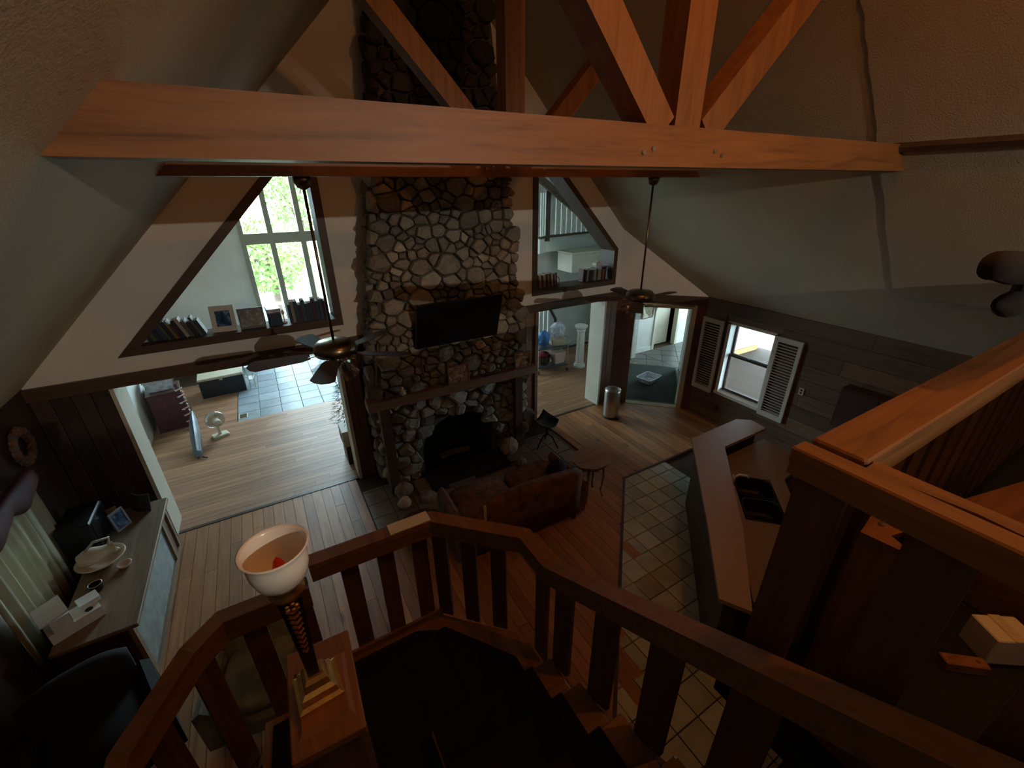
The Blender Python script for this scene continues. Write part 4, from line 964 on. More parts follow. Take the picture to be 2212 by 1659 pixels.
# white model house with two gabled towers
hs = thing('white_model_house', 'white painted wooden birdhouse with twin roofed towers on the cabinet', 'birdhouse', (-2.02, 4.02, CT), math.radians(28))
build(MB().box((-0.17, -0.09, 0.0), (0.17, 0.09, 0.10)), 'base', 'white_box', hs)
for k, y in enumerate((-0.045, 0.085)):
    x = -0.06 - 0.0*k
    b = build(MB().box((x-0.07, y-0.055, 0.1001), (x+0.05, y+0.055, 0.22)), 'tower', 'white_box', hs)
    build(MB().loft([[(x-0.12, y-0.065, 0.221), (x+0.06, y-0.065, 0.245), (x+0.06, y+0.065, 0.245), (x-0.12, y+0.065, 0.221)], [(x-0.12, y-0.065, 0.236), (x+0.06, y-0.065, 0.262), (x+0.06, y+0.065, 0.262), (x-0.12, y+0.065, 0.236)]]), 'roof', 'white_box', b)
    build(MB().box((x+0.0501, y-0.035, 0.115), (x+0.053, y-0.018, 0.20)), 'window_slot', 'black_plastic', b)
build(MB().lathe([(0.001,0.0),(0.03,0.0)], (0.10, -0.04, 0.1006), 6), 'entry_hole', 'black_plastic', hs)
build(MB().box((0.06, 0.0, 0.1001), (0.20, 0.12, 0.14)), 'annex', 'white_box', hs)
easel_picture('picture_frame', 'small framed picture standing at the back of the cabinet', (-1.92, 5.30, CT), 0.16, 0.22, 'photo_blue', math.radians(55), 0.15, 'silver_grey')
t = thing('note_card', 'pale card leaning at the back corner of the cabinet', 'card', (-2.06, 5.60, CT), math.radians(30)); build(MB().loft([[(-0.05,0,0),(0.05,0,0),(0.05,0.03,0.09),(-0.05,0.03,0.09)],[(-0.05,0.004,0),(0.05,0.004,0),(0.05,0.034,0.09),(-0.05,0.034,0.09)]]), 'card', 'cardboard', t)
t = thing('tablet_stand', 'dark open album leaning near the far end of the cabinet', 'album', (-1.82, 5.52, CT), math.radians(-35))
for s in (-1, 1): build(MB().loft([[(0,0,0),(s*0.12,0.03,0),(s*0.12,0.08,0.20),(0,0.05,0.20)],[(0,0.008,0),(s*0.12,0.038,0),(s*0.12,0.088,0.20),(0,0.058,0.20)]]), 'cover', 'grey_metal', t)
mn = thing('old_television', 'dark old television against the wall behind the pitcher', 'television', (-2.13, 5.16, CT), math.radians(0))
build(MB().bbox((-0.17, -0.20, 0.0), (0.10, 0.24, 0.36), 0.012), 'case', 'black_plastic', mn); build(MB().box((0.1001, -0.17, 0.04), (0.108, 0.21, 0.33)), 'screen', 'tv_black', mn)
# curtain and swag
cu_ = thing('window_curtain', 'pale hanging curtain over the left window', 'curtain', (XL+0.05, 4.55, 0))
r = []
for k in range(61):
    y = -0.60 + 1.20*k/60; x = 0.03 + 0.022*math.sin(k*0.95) + 0.008*math.sin(k*2.3)
    r.append([(x, y, 0.52), (x*1.1, y, 0.9), (x, y*0.98, 1.4), (x*0.8, y*0.97, 1.78), (x*0.8-0.004, y*0.97, 1.78), (x-0.004, y*0.98, 1.4), (x*1.1-0.004, y, 0.9), (x-0.004, y, 0.52)])
build(MB().loft(r), 'drape', 'curtain', cu_, smooth=True)
build(MB().tube([(0.03,-0.56,1.80),(0.03,0.56,1.80)], 0.014, 8), 'rod', 'dark_wood', cu_)
sw = thing('swag_valance', 'dark scalloped valance hanging over the curtain', 'valance', (XL+0.11, 4.55, 1.75))
r = []
for k in range(31):
    y = -0.55+1.1*k/30; dr = 0.08+0.12*abs(math.sin(math.pi*k/15)); r.append([(0.0,y,0.08),(0.05,y,0.04),(0.06,y,-dr*0.6),(0.02,y,-dr),(0.015,y,-dr),(0.03,y,-dr*0.5),(0.0,y,0.04)])
build(MB().loft(r), 'cloth', 'burgundy', sw, smooth=True)
wr_ = thing('dried_wreath', 'dim brown wreath on the left wall above the curtain', 'wreath', (XL+0.05, 5.40, 1.92))
for k in range(18):
    a = 2*math.pi*k/18; build(shift(blob(50+k, 0.035, 0.06, 0.05, 7, 4, 0.25), 0, 0.15*math.cos(a), 0.15*math.sin(a)), 'leaf_cluster', ['bark', 'oak_z'][k % 2], wr_)

# ------------------------------------------------------------------ books and things on the two opening sills
SILL = 2.576
def make_book(x, th, h, dp, mat, label, lean=0.0, y=6.15, group='books', rz=0.0):
    t = thing('book', label, 'book', (x, y, SILL), 0, group)
    t.rotation_euler = (0, lean, rz)
    build(MB().box((0, -dp/2, 0), (0.0025, dp/2, h)).box((th-0.0025, -dp/2, 0), (th, dp/2, h)).box((0.0025, -dp/2, 0), (th-0.0025, -dp/2+0.003, h)), 'cover', mat, t)
    build(MB().box((0.0026, -dp/2+0.0031, 0.004), (th-0.0026, dp/2-0.006, h-0.004)), 'page_block', 'pages', t)
    return t
NUM = ['first', 'second', 'third', 'fourth', 'fifth', 'sixth', 'seventh', 'eighth', 'ninth', 'tenth', 'eleventh', 'twelfth', 'thirteenth', 'fourteenth', 'fifteenth', 'sixteenth', 'seventeenth', 'eighteenth']
CN = ['slate blue', 'black', 'dark red', 'navy', 'tan', 'olive', 'pale grey', 'plum', 'cream', 'blue']
def row(x0, x1, hmin, hmax, place, group, lean=0.0, seq=None, r=random.Random(3)):
    x = x0; k = 0
    while x < x1 and k < 18:
        th = r.uniform(0.022, 0.045); h = r.uniform(hmin, hmax); c = seq[k % len(seq)]
        make_book(x, th, h, r.uniform(0.13, 0.19), 'book_%d' % c, '%s book, %s from the left of %s' % (CN[c], NUM[k], place), lean if not callable(lean) else lean(k), group=group)
        x += th/max(0.8, math.cos(lean if not callable(lean) else 0)) + 0.003; k += 1
    return x
row(-1.26, -0.72, 0.17, 0.24, 'the leaning row in the triangular opening', 'leaning books left of the pictures', -0.32, [1, 5, 0, 1, 3, 5, 1, 4, 2, 1, 8, 5])
row(0.20, 0.64, 0.21, 0.28, 'the upright row in the triangular opening', 'upright books right of the blue box', 0.0, [3, 6, 3, 7, 9, 3, 0, 7, 3, 9, 1, 3, 2, 2, 8, 6])
row(4.00, 4.44, 0.20, 0.24, 'the left row in the slanted opening', 'left books in the slanted opening', -0.10, [1, 4, 8, 2, 6, 1, 4, 2, 8, 7, 6, 2, 4, 1])
row(5.00, 5.52, 0.17, 0.25, 'the right row in the slanted opening', 'right books in the slanted opening', 0.05, [2, 1, 6, 1, 1, 0, 4, 8, 1, 5, 8, 6, 2, 4])
easel_picture('framed_print', 'white framed blue print standing in the triangular opening', (-0.52, 6.12, SILL), 0.26, 0.30, 'photo_blue', math.radians(-8), 0.28, 'white_paint', mount='white_box')
easel_picture('framed_print', 'grey unframed print leaning beside the blue box in the triangular opening', (-0.22, 6.10, SILL), 0.28, 0.24, 'photo_grey', 0, 0.25, 'grey_metal')
bx = thing('label_box', 'navy file box with pale lid and label holder between print and books', 'box', (0.03, 6.16, SILL), 0.05)
build(MB().bbox((-0.075, -0.11, 0.0), (0.075, 0.11, 0.16), 0.005), 'body', 'book_3', bx); build(MB().bbox((-0.08, -0.115, 0.1601), (0.08, 0.115, 0.21), 0.005), 'lid', 'bag_clear', bx)
build(MB().holed([(-0.03,0.0),(0.03,0.0),(0.03,0.018),(-0.03,0.018)], [[(-0.022,0.005),(0.022,0.005),(0.022,0.013),(-0.022,0.013)]], lambda u, v, w: (u, -0.1152-w, 0.175+v), 0, 0.004), 'label_holder', 'steel', bx)
t = thing('ornament_stand', 'small white wire ornament beside the navy file box', 'ornament', (0.135, 6.13, SILL))
build(MB().lathe([(0.03,0.0),(0.03,0.01),(0.006,0.02),(0.006,0.10),(0.02,0.13),(0.012,0.16),(0.001,0.18)], n=12, cap0=True), 'stem', 'white_paint', t, smooth=True)
t = thing('metal_bookend', 'thin hooped bookend ending the left row in the slanted opening', 'bookend', (4.49, 6.15, SILL))
build(MB().tube([(0,-0.05,0.0),(0,-0.05,0.10),(0,-0.02,0.135),(0,0.02,0.135),(0,0.05,0.10),(0,0.05,0.0)], 0.006, 6), 'hoop', 'black_iron', t); build(MB().box((-0.05, -0.055, 0.0), (0.0, 0.055, 0.003)), 'foot', 'black_iron', t)
t = thing('tissue_box', 'white tissue box lying on the books in the slanted opening', 'box', (5.37, 6.15, SILL+0.255), 0.1)
build(MB().bbox((-0.07, -0.05, 0.0), (0.07, 0.05, 0.05), 0.004), 'box', 'white_box', t); build(shift(blob(70, 0.03, 0.02, 0.03, 8, 4, 0.3), 0, 0, 0.07), 'tissue', 'white_paint', t)
t = thing('folded_papers', 'loose white papers in the left tip of the triangular opening', 'papers', (-1.35, 6.14, SILL), 0.4)
for k in range(3): build(MB().loft([[(-0.06,-0.05,0.002+0.004*k),(0.05,-0.05,0.002+0.004*k),(0.06,0.06,0.006+0.02*k),(-0.05,0.05,0.006+0.012*k)],[(-0.06,-0.05,0.004+0.004*k),(0.05,-0.05,0.004+0.004*k),(0.06,0.06,0.008+0.02*k),(-0.05,0.05,0.008+0.012*k)]]), 'sheet', 'white_box', t)

# ------------------------------------------------------------------ far room
ch = thing('storage_chest', 'black storage trunk with pale top on the tile edge of the far room', 'chest', (-1.28, 10.92, 0), math.radians(3))
build(MB().bbox((-0.42, -0.28, 0.0), (0.42, 0.28, 0.40), 0.01), 'body', 'chest_black', ch)
build(MB().bbox((-0.43, -0.29, 0.4001), (0.43, 0.29, 0.45), 0.012), 'lid', 'pages', ch)
for s in (-1, 1): build(MB().tube([(s*0.43,-0.06,0.26),(s*0.46,-0.05,0.23),(s*0.46,0.05,0.23),(s*0.43,0.06,0.26)], 0.009, 6), 'handle', 'steel', ch)
build(MB().box((-0.03, -0.295, 0.36), (0.03, -0.281, 0.43)), 'latch', 'steel', ch)
st_ = thing('tool_stand', 'small white metal frame stand beside the black trunk', 'stand', (-0.72, 10.85, 0))
for x in (-0.05, 0.05):
    for y in (-0.12, 0.12): build(MB().tube([(x,y,0.0),(x,y,0.5)], 0.010, 6), 'leg', 'white_paint', st_)
build(MB().box((-0.07, -0.14, 0.50), (0.07, 0.14, 0.52)), 'top', 'white_paint', st_); build(MB().box((-0.06, -0.13, 0.2), (0.06, 0.13, 0.215)), 'shelf', 'white_paint', st_)
dk = thing('brown_cabinet', 'dark brown cabinet against the wall of the far room', 'cabinet', (-2.08, 9.62, 0), math.radians(8))
build(MB().bbox((-0.25, -0.28, 0.0), (0.25, 0.28, 0.74), 0.008), 'body', 'burgundy', dk); build(MB().bbox((-0.265, -0.295, 0.7401), (0.265, 0.295, 0.765), 0.006), 'top', 'dark_wood', dk)
build(MB().box((-0.22, -0.288, 0.06), (-0.005, -0.2801, 0.70)), 'door', 'burgundy', dk); build(MB().box((0.005, -0.288, 0.06), (0.22, -0.2801, 0.70)), 'door', 'burgundy', dk)
pb = thing('plastic_tub', 'pale plastic tub on the brown cabinet of the far room', 'tub', (-2.10, 9.62, 0.766), math.radians(8))
build(MB().loft([[(x*0.18, y*0.13, 0.0) for x, y in ((-1,-1),(1,-1),(1,1),(-1,1))], [(x*0.22, y*0.17, 0.20) for x, y in ((-1,-1),(1,-1),(1,1),(-1,1))]]), 'tub', 'bag_clear', pb); build(MB().bbox((-0.235, -0.185, 0.2001), (0.235, 0.185, 0.225), 0.008), 'lid', 'silver_grey', pb)
hp = thing('coiled_garland', 'pink and white coiled garland hanging down the cabinet corner', 'garland', (-1.78, 9.28, 0.0))
for k in range(6):
    z = 0.10 + 0.13*k
    build(MB().tube([(0.055*math.cos(a)+0.0, 0.03*math.sin(a)-0.02, z + 0.10*(a/6.28)) for a in np.linspace(0, 6.28, 12)], 0.012, 6), 'coil', 'white_box', hp)
build(MB().tube([(0,0.02,0.0),(0.01,0.02,0.5),(-0.03,0.02,0.92)], 0.035, 8), 'cord', 'burgundy', hp)
ub = thing('folded_umbrella', 'dark folded umbrella leaning across the planks before the cabinet', 'umbrella', (-1.60, 8.02, 0), math.radians(4))
pr = []
for y, z, r_ in ((-0.1,0.03,0.02),(0.0,0.06,0.055),(0.35,0.16,0.07),(0.75,0.30,0.06),(1.05,0.40,0.02)):
    pr.append([(r_*math.cos(2*math.pi*i/12)*(1+0.25*(i % 2)), y, z + r_*math.sin(2*math.pi*i/12)*(1+0.25*(i % 2))) for i in range(12)])
build(MB().loft(pr), 'folded_canopy', 'grey_metal', ub)
build(MB().tube([(0,1.04,0.40),(0,1.18,0.45)], 0.010, 6), 'tip', 'black_iron', ub); build(MB().tube([(0.05,-0.08,0.02),(0.12,-0.16,0.02)], 0.012, 6), 'handle', 'black_plastic', ub)
fn_ = thing('desk_fan', 'cream desk fan standing on the floorboards of the far room', 'fan', (-1.30, 8.62, 0), math.radians(200))
build(MB().bbox((-0.13, -0.09, 0.0), (0.13, 0.09, 0.045), 0.012), 'base', 'cream_plastic', fn_)
build(MB().tube([(0,0,0.045),(0,0.01,0.16),(0,0.02,0.26)], [0.03,0.022,0.026], 10), 'neck', 'cream_plastic', fn_, smooth=True)
build(MB().loft([[(0.055*math.cos(2*math.pi*i/14), y, 0.32+0.055*math.sin(2*math.pi*i/14)) for i in range(14)] for y in (-0.03, 0.10, 0.15)]), 'motor', 'cream_plastic', fn_, smooth=True)
cg = build(MB().loft([[(r_*math.cos(2*math.pi*i/28), y, 0.32+r_*math.sin(2*math.pi*i/28)) for i in range(28)] for r_, y in ((0.06,-0.13),(0.12,-0.12),(0.155,-0.09),(0.16,-0.06),(0.155,-0.03),(0.10,-0.01))]), 'cage', 'fan_cage', fn_, smooth=True)
for k in range(3):
    a = 2*math.pi*k/3; build(MB().loft([[(r_*math.cos(a+o), -0.06+d, 0.32+r_*math.sin(a+o)) for r_, o, d in ((0.03,-0.3,0),(0.14,-0.4,0.02),(0.14,0.4,-0.02),(0.03,0.3,0))], [(r_*math.cos(a+o), -0.057+d, 0.32+r_*math.sin(a+o)) for r_, o, d in ((0.03,-0.3,0),(0.14,-0.4,0.02),(0.14,0.4,-0.02),(0.03,0.3,0))]]), 'fan_blade', 'cream_plastic', cg)
fv = thing('floor_vent', 'dark floor vent let into the corner of the slate tiles', 'vent', (-0.93, 9.28, 0.002))
build(MB().box((-0.08, -0.11, 0.0), (0.08, 0.11, 0.004)), 'frame', 'pages', fv)
for k in range(5): build(MB().box((-0.06, -0.09+k*0.038, 0.0041), (0.06, -0.065+k*0.038, 0.008)), 'vent_slot', 'dark_wood', fv)
dr = thing('drawer_stack', 'two cream crates with dark fronts behind the red pillar', 'crates', (0.75, 6.62, 0))
build(MB().box((-0.17, -0.2, 0.0), (0.17, 0.2, 0.34)), 'base', 'dark_wood_z', dr)
for k in range(1): build(MB().box((-0.19, -0.2, 0.3401), (0.17, 0.2, 0.62)), 'crate', 'cream_paint', dr); build(MB().box((-0.195, -0.12, 0.41), (-0.1901, 0.12, 0.55)), 'crate_opening', 'black_plastic', dr)
xt = thing('small_conifer', 'small dark artificial fir tree peeking past the red pillar', 'tree', (0.72, 6.70, 0.621))
build(MB().tube([(0,0,0.0),(0,0,0.75)], [0.02,0.006], 6), 'trunk', 'bark', xt)
fb = MB(); r = random.Random(5)
for k in range(420):
    z = r.uniform(0.06, 0.78); R_ = 0.25*(1-z/0.85)+0.03; a = r.uniform(0, 6.28); rr_ = R_*r.uniform(0.4, 1); p = Vector((rr_*math.cos(a), rr_*math.sin(a), z)); d = Vector((math.cos(a), math.sin(a), r.uniform(-0.4, 0.2)))*0.06; s = Vector((-math.sin(a), math.cos(a), 0))*0.008
    fb.add([p-s, p+s, p+d+s*0.4, p+d-s*0.4], [(0,1,2,3)])
build(fb, 'needles', 'conifer', xt, kind='stuff')
struct(MB().box((XL, 6.40, 0.0), (XL+0.03, 6.52, 2.1)).box((XL, 7.45, 0.0), (XL+0.03, 7.57, 2.1)).box((XL, 6.40, 2.0), (XL+0.03, 7.57, 2.1)), 'door_3', 'white_paint', 'white casing on the side wall of the far room')
struct(MB().box((XL, 7.58, 0.0), (XL+0.025, 9.2, 0.13)), 'baseboard_left', 'white_paint', 'white skirting on the side wall of the far room')

# ------------------------------------------------------------------ middle room: balcony, cart, column
bal = thing('upper_balcony', 'white balcony with pale balusters and dark rails seen through the slanted opening', 'balcony', (0, 0, 0))
build(MB().prism([(5.62,8.42),(5.92,8.62),(8.79,9.12),(8.79,11.0),(5.62,11.0)], XY, 2.75, 3.08), 'balcony_floor', 'wall_pale', bal)
build(MB().bar((5.92,8.60,3.10), (8.79,9.10,3.10), 0.10, 0.05), 'bottom_rail', 'trim_x', bal); build(MB().bar((5.92,8.60,4.05), (8.79,9.10,4.05), 0.10, 0.05), 'top_rail', 'trim_x', bal)
build(MB().bar((5.62,8.42,3.10), (5.92,8.60,3.10), 0.08, 0.05), 'bottom_rail', 'trim_x', bal)
build(MB().box((5.87, 8.55, 3.0), (5.98, 8.66, 4.25)), 'newel_post', 'trim_z', bal)
for k in range(16):
    f = (k+0.7)/16; x = 5.92+2.87*f; y = 8.60+0.5*f
    build(MB().box((x-0.02, y-0.02, 3.125), (x+0.02, y+0.02, 4.03)), 'baluster', 'white_paint', bal)
for k in range(3):
    f = (k+0.5)/3; x = 5.62+0.30*f; y = 8.42+0.18*f; build(MB().box((x-0.02, y-0.02, 3.125), (x+0.02, y+0.02, 4.03)), 'baluster', 'white_paint', bal)
build(MB().box((5.9, 9.2, 0.0), (8.79, 9.3, 2.749)), 'under_wall', 'wall_pale', bal)
build(MB().bar((4.6, 8.4, 4.95), (7.6, 8.4, 3.0), 0.1, 0.14), 'sloping_brace', 'trim_x', bal)
so = thing('boxed_shelf', 'beige boxed soffit projecting below the white balcony', 'soffit', (7.05, 8.55, 2.28))
build(MB().bbox((-0.65, -0.35, 0.0), (0.70, 0.24, 0.42), 0.01), 'box', 'cream_paint', so); build(MB().box((-0.67, -0.37, 0.4201), (0.72, 0.25, 0.46)), 'top_moulding', 'cream_paint', so)
build(MB().box((0.55, -0.30, -2.28), (0.65, 0.2, 0.0)), 'support', 'wall_pale', so)
crt = thing('utility_cart', 'grey utility cart loaded with bags and boxes in the middle room', 'cart', (5.72, 8.05, 0), math.radians(-12))
for z in (0.16, 0.62): build(MB().holed([(-0.40,-0.24),(0.40,-0.24),(0.40,0.24),(-0.40,0.24)], [], XY, z, z+0.025), 'shelf', 'grey_metal', crt)
for x in (-0.38, 0.38):
    for y in (-0.22, 0.22):
        build(MB().tube([(x,y,0.09),(x,y,0.72)], 0.013, 8), 'post', 'steel', crt); build(MB().loft([[(x+0.012*w, y+0.045*math.cos(2*math.pi*i/12), 0.046+0.045*math.sin(2*math.pi*i/12)) for i in range(12)] for w in (-1, 1)]), 'caster', 'black_plastic', crt)
build(MB().tube([(0.40,-0.20,0.70),(0.50,-0.18,0.78),(0.50,0.18,0.78),(0.40,0.20,0.70)], 0.012, 8), 'handle', 'steel', crt)
def on_cart(dx, dy, z): c, s = math.cos(math.radians(-12)), math.sin(math.radians(-12)); return (5.72+c*dx-s*dy, 8.05+s*dx+c*dy, z)
o = build(blob(81, 0.17, 0.13, 0.19, 14, 9, 0.12), 'blue_bag', 'bag_blue', loc=on_cart(-0.18, -0.03, 0.845)); tag(o, 'blue and white plastic bag on top of the utility cart', 'bag')
o = build(blob(82, 0.20, 0.15, 0.20, 14, 9, 0.16), 'clear_bag', 'bag_clear', loc=on_cart(0.20, 0.05, 0.99)); tag(o, 'clear plastic bag of blue things piled on the cart box', 'bag')
t = thing('carton', 'pale carton under the clear bag on the cart', 'carton', on_cart(0.20, 0.02, 0.646), math.radians(-12)); build(MB().bbox((-0.17, -0.13, 0.0), (0.17, 0.13, 0.14), 0.004), 'box', 'cardboard', t); build(MB().box((-0.165, -0.02, 0.1401), (0.165, 0.02, 0.142)), 'tape', 'pages', t)
t = thing('dark_basket', 'dark wicker basket with red cloth on the lower cart shelf', 'basket', on_cart(-0.18, -0.02, 0.186)); build(MB().lathe([(0.12,0.0),(0.17,0.10),(0.18,0.22),(0.17,0.22),(0.15,0.10)], n=20, cap0=True), 'basket', 'dark_wood', t); build(shift(blob(83, 0.14, 0.14, 0.07, 12, 6, 0.2), 0, 0, 0.24), 'cloth', 'red_cloth', t)
t = thing('pink_bin', 'pinkish paper bin on the lower cart shelf', 'bin', on_cart(0.20, -0.02, 0.186)); build(MB().loft([[(x*0.13, y*0.11, 0.0) for x, y in ((-1,-1),(1,-1),(1,1),(-1,1))], [(x*0.16, y*0.14, 0.30) for x, y in ((-1,-1),(1,-1),(1,1),(-1,1))]]), 'bin', 'pink_box', t); build(shift(blob(84, 0.14, 0.12, 0.06, 10, 5, 0.2), 0, 0, 0.32), 'contents', 'curtain', t)
cm = thing('white_column', 'short white fluted column standing beside the cart', 'column', (6.48, 7.82, 0))
build(MB().lathe([(0.15,0.0),(0.15,0.05),(0.13,0.07),(0.12,0.11)], n=28, cap0=True, cap1=True), 'base', 'white_paint', cm, smooth=False)
fl = []
for z, r_ in ((0.11,0.105),(0.5,0.10),(0.92,0.09)): fl.append([(r_*(1-0.05*(i % 2))*math.cos(2*math.pi*i/32), r_*(1-0.05*(i % 2))*math.sin(2*math.pi*i/32), z) for i in range(32)])
build(MB().loft(fl), 'fluted_shaft', 'white_paint', cm); build(MB().lathe([(0.095,0.92),(0.11,0.95),(0.10,0.98),(0.15,1.03),(0.155,1.08),(0.14,1.085)], n=28, cap0=True, cap1=True), 'capital', 'white_paint', cm)
lb = thing('stair_balustrade', 'white balusters with dark curved handrail behind the cart', 'railing', (5.6, 8.75, 0))
for k in range(9): build(MB().box((-0.5+0.13*k-0.02, -0.02, 0.3), (-0.5+0.13*k+0.02, 0.02, 1.52-0.02*k)), 'baluster', 'white_paint', lb)
build(MB().tube([(-0.6,0,1.56),(0.2,0,1.50),(0.55,-0.03,1.36),(0.72,-0.06,1.05),(0.75,-0.06,0.0)], 0.04, 8), 'handrail', 'dark_wood', lb, smooth=True); build(MB().box((-0.6, -0.04, 0.0), (0.72, 0.04, 0.299)), 'kerb', 'wall_pale', lb)

# ------------------------------------------------------------------ hall
md = math.radians(43)
ml = thing('door_mat', 'large dark green mat inside the hall doorway', 'mat', (7.30, 6.17, 0.001), md)
build(MB().bbox((-1.02, -0.56, 0.0), (1.02, 0.56, 0.012), 0.004), 'pile', 'mat_green', ml); build(MB().holed([(-1.05,-0.59),(1.05,-0.59),(1.05,0.59),(-1.05,0.59)], [[(-1.021,-0.561),(1.021,-0.561),(1.021,0.561),(-1.021,0.561)]], XY, 0.0, 0.010), 'border', 'black_plastic', ml)
tr = thing('clear_tray', 'translucent plastic tray lying on the green mat', 'tray', (7.28, 6.25, 0.0135), math.radians(12))
rc = lambda w, d, z: [(x*w, y*d, z) for x, y in ((-1,-0.8),(-0.85,-1),(0.85,-1),(1,-0.8),(1,0.8),(0.85,1),(-0.85,1),(-1,0.8))]
build(MB().loft([rc(0.20,0.15,0.0), rc(0.235,0.18,0.11), rc(0.255,0.20,0.115), rc(0.23,0.175,0.112), rc(0.19,0.14,0.008)], True, True), 'tray', 'bag_clear', tr)
easel_picture('wall_picture', 'floral framed picture on the white hall wall', (8.62, 7.735, 0.95), 0.40, 0.75, 'photo_floral', 0, 0.0, 'oak_z')
hc = thing('closet_cabinet', 'pale cabinet standing inside the dark closet', 'cabinet', (9.55, 8.2, 0), 0.0)
build(MB().box((-0.28, -0.2, 0.0), (0.28, 0.25, 1.15)), 'body', 'cream_paint', hc); build(MB().box((-0.26, -0.212, 0.05), (0.26, -0.2001, 1.1)), 'door', 'cream_paint', hc)
o = struct(MB().box((7.98, 7.52, 0.0), (8.12, 7.70, 2.45)), 'trim_10', 'white_paint', 'white corner post at the hall entrance')

# ------------------------------------------------------------------ outside
struct(MB().box((-30, 12.9, -0.6), (40, 60, -0.5)).box((11.8, -30, -0.6), (60, 12.9, -0.5)), 'ground', 'ground', 'grassy ground outside')
dkk = struct(MB().box((7.16, -2.0, -0.12), (16.0, 6.28, -0.06)), 'floor_deck', 'deck_wood', 'weathered deck outside the shuttered window')
struct(MB().box((7.16, -2.0, 2.65), (15.5, 6.9, 2.8)), 'roof_porch', 'deck_wood', 'porch roof over the deck')
ud = unit_mesh('deck_board', 'deck_wood')
y = 1.5
while y < 6.25: piece(ud, 'deck_board', dkk, (11.5, y, -0.03), (8.6, 0.128, 0.028)); y += 0.138
fd = struct(MB().box((-3.0, 12.9, -0.2), (8.0, 15.2, -0.1)), 'floor_patio', 'deck_wood', 'deck outside the glazed gable')
dr_ = thing('deck_railing', 'white deck railing with thin balusters beyond the glazed gable', 'railing', (0, 15.0, -0.1))
build(MB().box((-2.5, -0.04, 1.0), (6.0, 0.04, 1.08)), 'top_rail', 'white_paint', dr_); build(MB().box((-2.5, -0.02, 0.1), (6.0, 0.02, 0.16)), 'bottom_rail', 'white_paint', dr_)
for k in range(5): build(MB().box((-2.5+2*k-0.05, -0.05, 0.0), (-2.5+2*k+0.05, 0.05, 1.15)), 'post', 'white_paint', dr_)
for k in range(60): build(MB().box((-2.4+0.14*k, -0.012, 0.16), (-2.4+0.14*k+0.025, 0.012, 1.0)), 'baluster', 'grey_metal', dr_)
pt_ = thing('patio_table', 'white patio table on the deck outside', 'table', (1.5, 13.9, -0.1))
build(MB().lathe([(0.55,0.70),(0.56,0.72),(0.55,0.74),(0.001,0.74)], n=28, cap0=True), 'table_top', 'white_paint', pt_); build(MB().tube([(0,0,0.0),(0,0,0.70)], 0.04, 8), 'leg', 'white_paint', pt_); build(MB().lathe([(0.25,0.0),(0.2,0.03),(0.05,0.05)], n=20, cap0=True, cap1=True), 'foot', 'white_paint', pt_)
def tree(loc, h, rx, n, label, seed):
    t = thing('garden_tree', label, 'tree', loc, 0, 'trees beyond the deck'); r = random.Random(seed)
    build(MB().tube([(0,0,0.0),(0.1,0,h*0.35),(-0.05,0.1,h*0.8)], [0.16,0.11,0.04], 8), 'trunk', 'bark', t)
    for k in range(6):
        a = r.uniform(0, 6.28); z = h*r.uniform(0.3, 0.7); build(MB().tube([(0,0,z),(rx*0.4*math.cos(a),rx*0.4*math.sin(a),z+h*0.12),(rx*0.8*math.cos(a),rx*0.8*math.sin(a),z+h*0.16)], [0.06,0.04,0.015], 6), 'branch', 'bark', t)
    mb = MB()
    for k in range(n):
        while True:
            p = Vector((r.uniform(-1, 1), r.uniform(-1, 1), r.uniform(-1, 1)))
            if 0.25 < p.length < 1: break
        p = Vector((p.x*rx, p.y*rx, h*0.64 + p.z*h*0.36)); e = Vector((r.uniform(-1, 1), r.uniform(-1, 1), r.uniform(-1, 1))).normalized()*0.13; f = e.orthogonal().normalized()*0.055
        mb.add([p-e, p+f, p+e, p-f], [(0,1,2,3)])
    build(mb, 'foliage', 'leaf', t, kind='stuff'); return t
tree((0.3, 18.5, -0.5), 3.9, 1.5, 1700, 'leafy tree seen through the left panes of the glazed gable', 11)
tree((1.95, 22.0, -0.5), 8.8, 1.3, 2600, 'taller leafy tree seen through the upper panes of the glazed gable', 12)
tree((-3.6, 24.0, -0.5), 4.2, 2.2, 1500, 'leafy tree at the left beyond the deck railing', 13)
# facade beyond the shuttered window
fc_ = thing('orange_fascia', 'orange timber window frame of the outer wall across the deck', 'window frame', (0, 6.29, 0))
build(MB().box((9.55, -0.03, 0.78), (11.35, 0.0, 0.90)), 'sill_board', 'fascia_wood', fc_); build(MB().box((9.55, -0.03, 0.90), (9.70, 0.0, 2.2)), 'side_board', 'fascia_wood', fc_); build(MB().box((10.4, -0.03, 0.90), (10.5, 0.0, 2.1)), 'mullion_board', 'fascia_wood', fc_)
build(MB().box((8.6, -0.03, -0.02), (11.5, 0.0, 0.12)), 'base_board', 'fascia_wood', fc_); build(MB().box((9.70, 0.05, 0.90), (11.2, 0.055, 2.1)), 'glass_pane', 'pane', fc_)

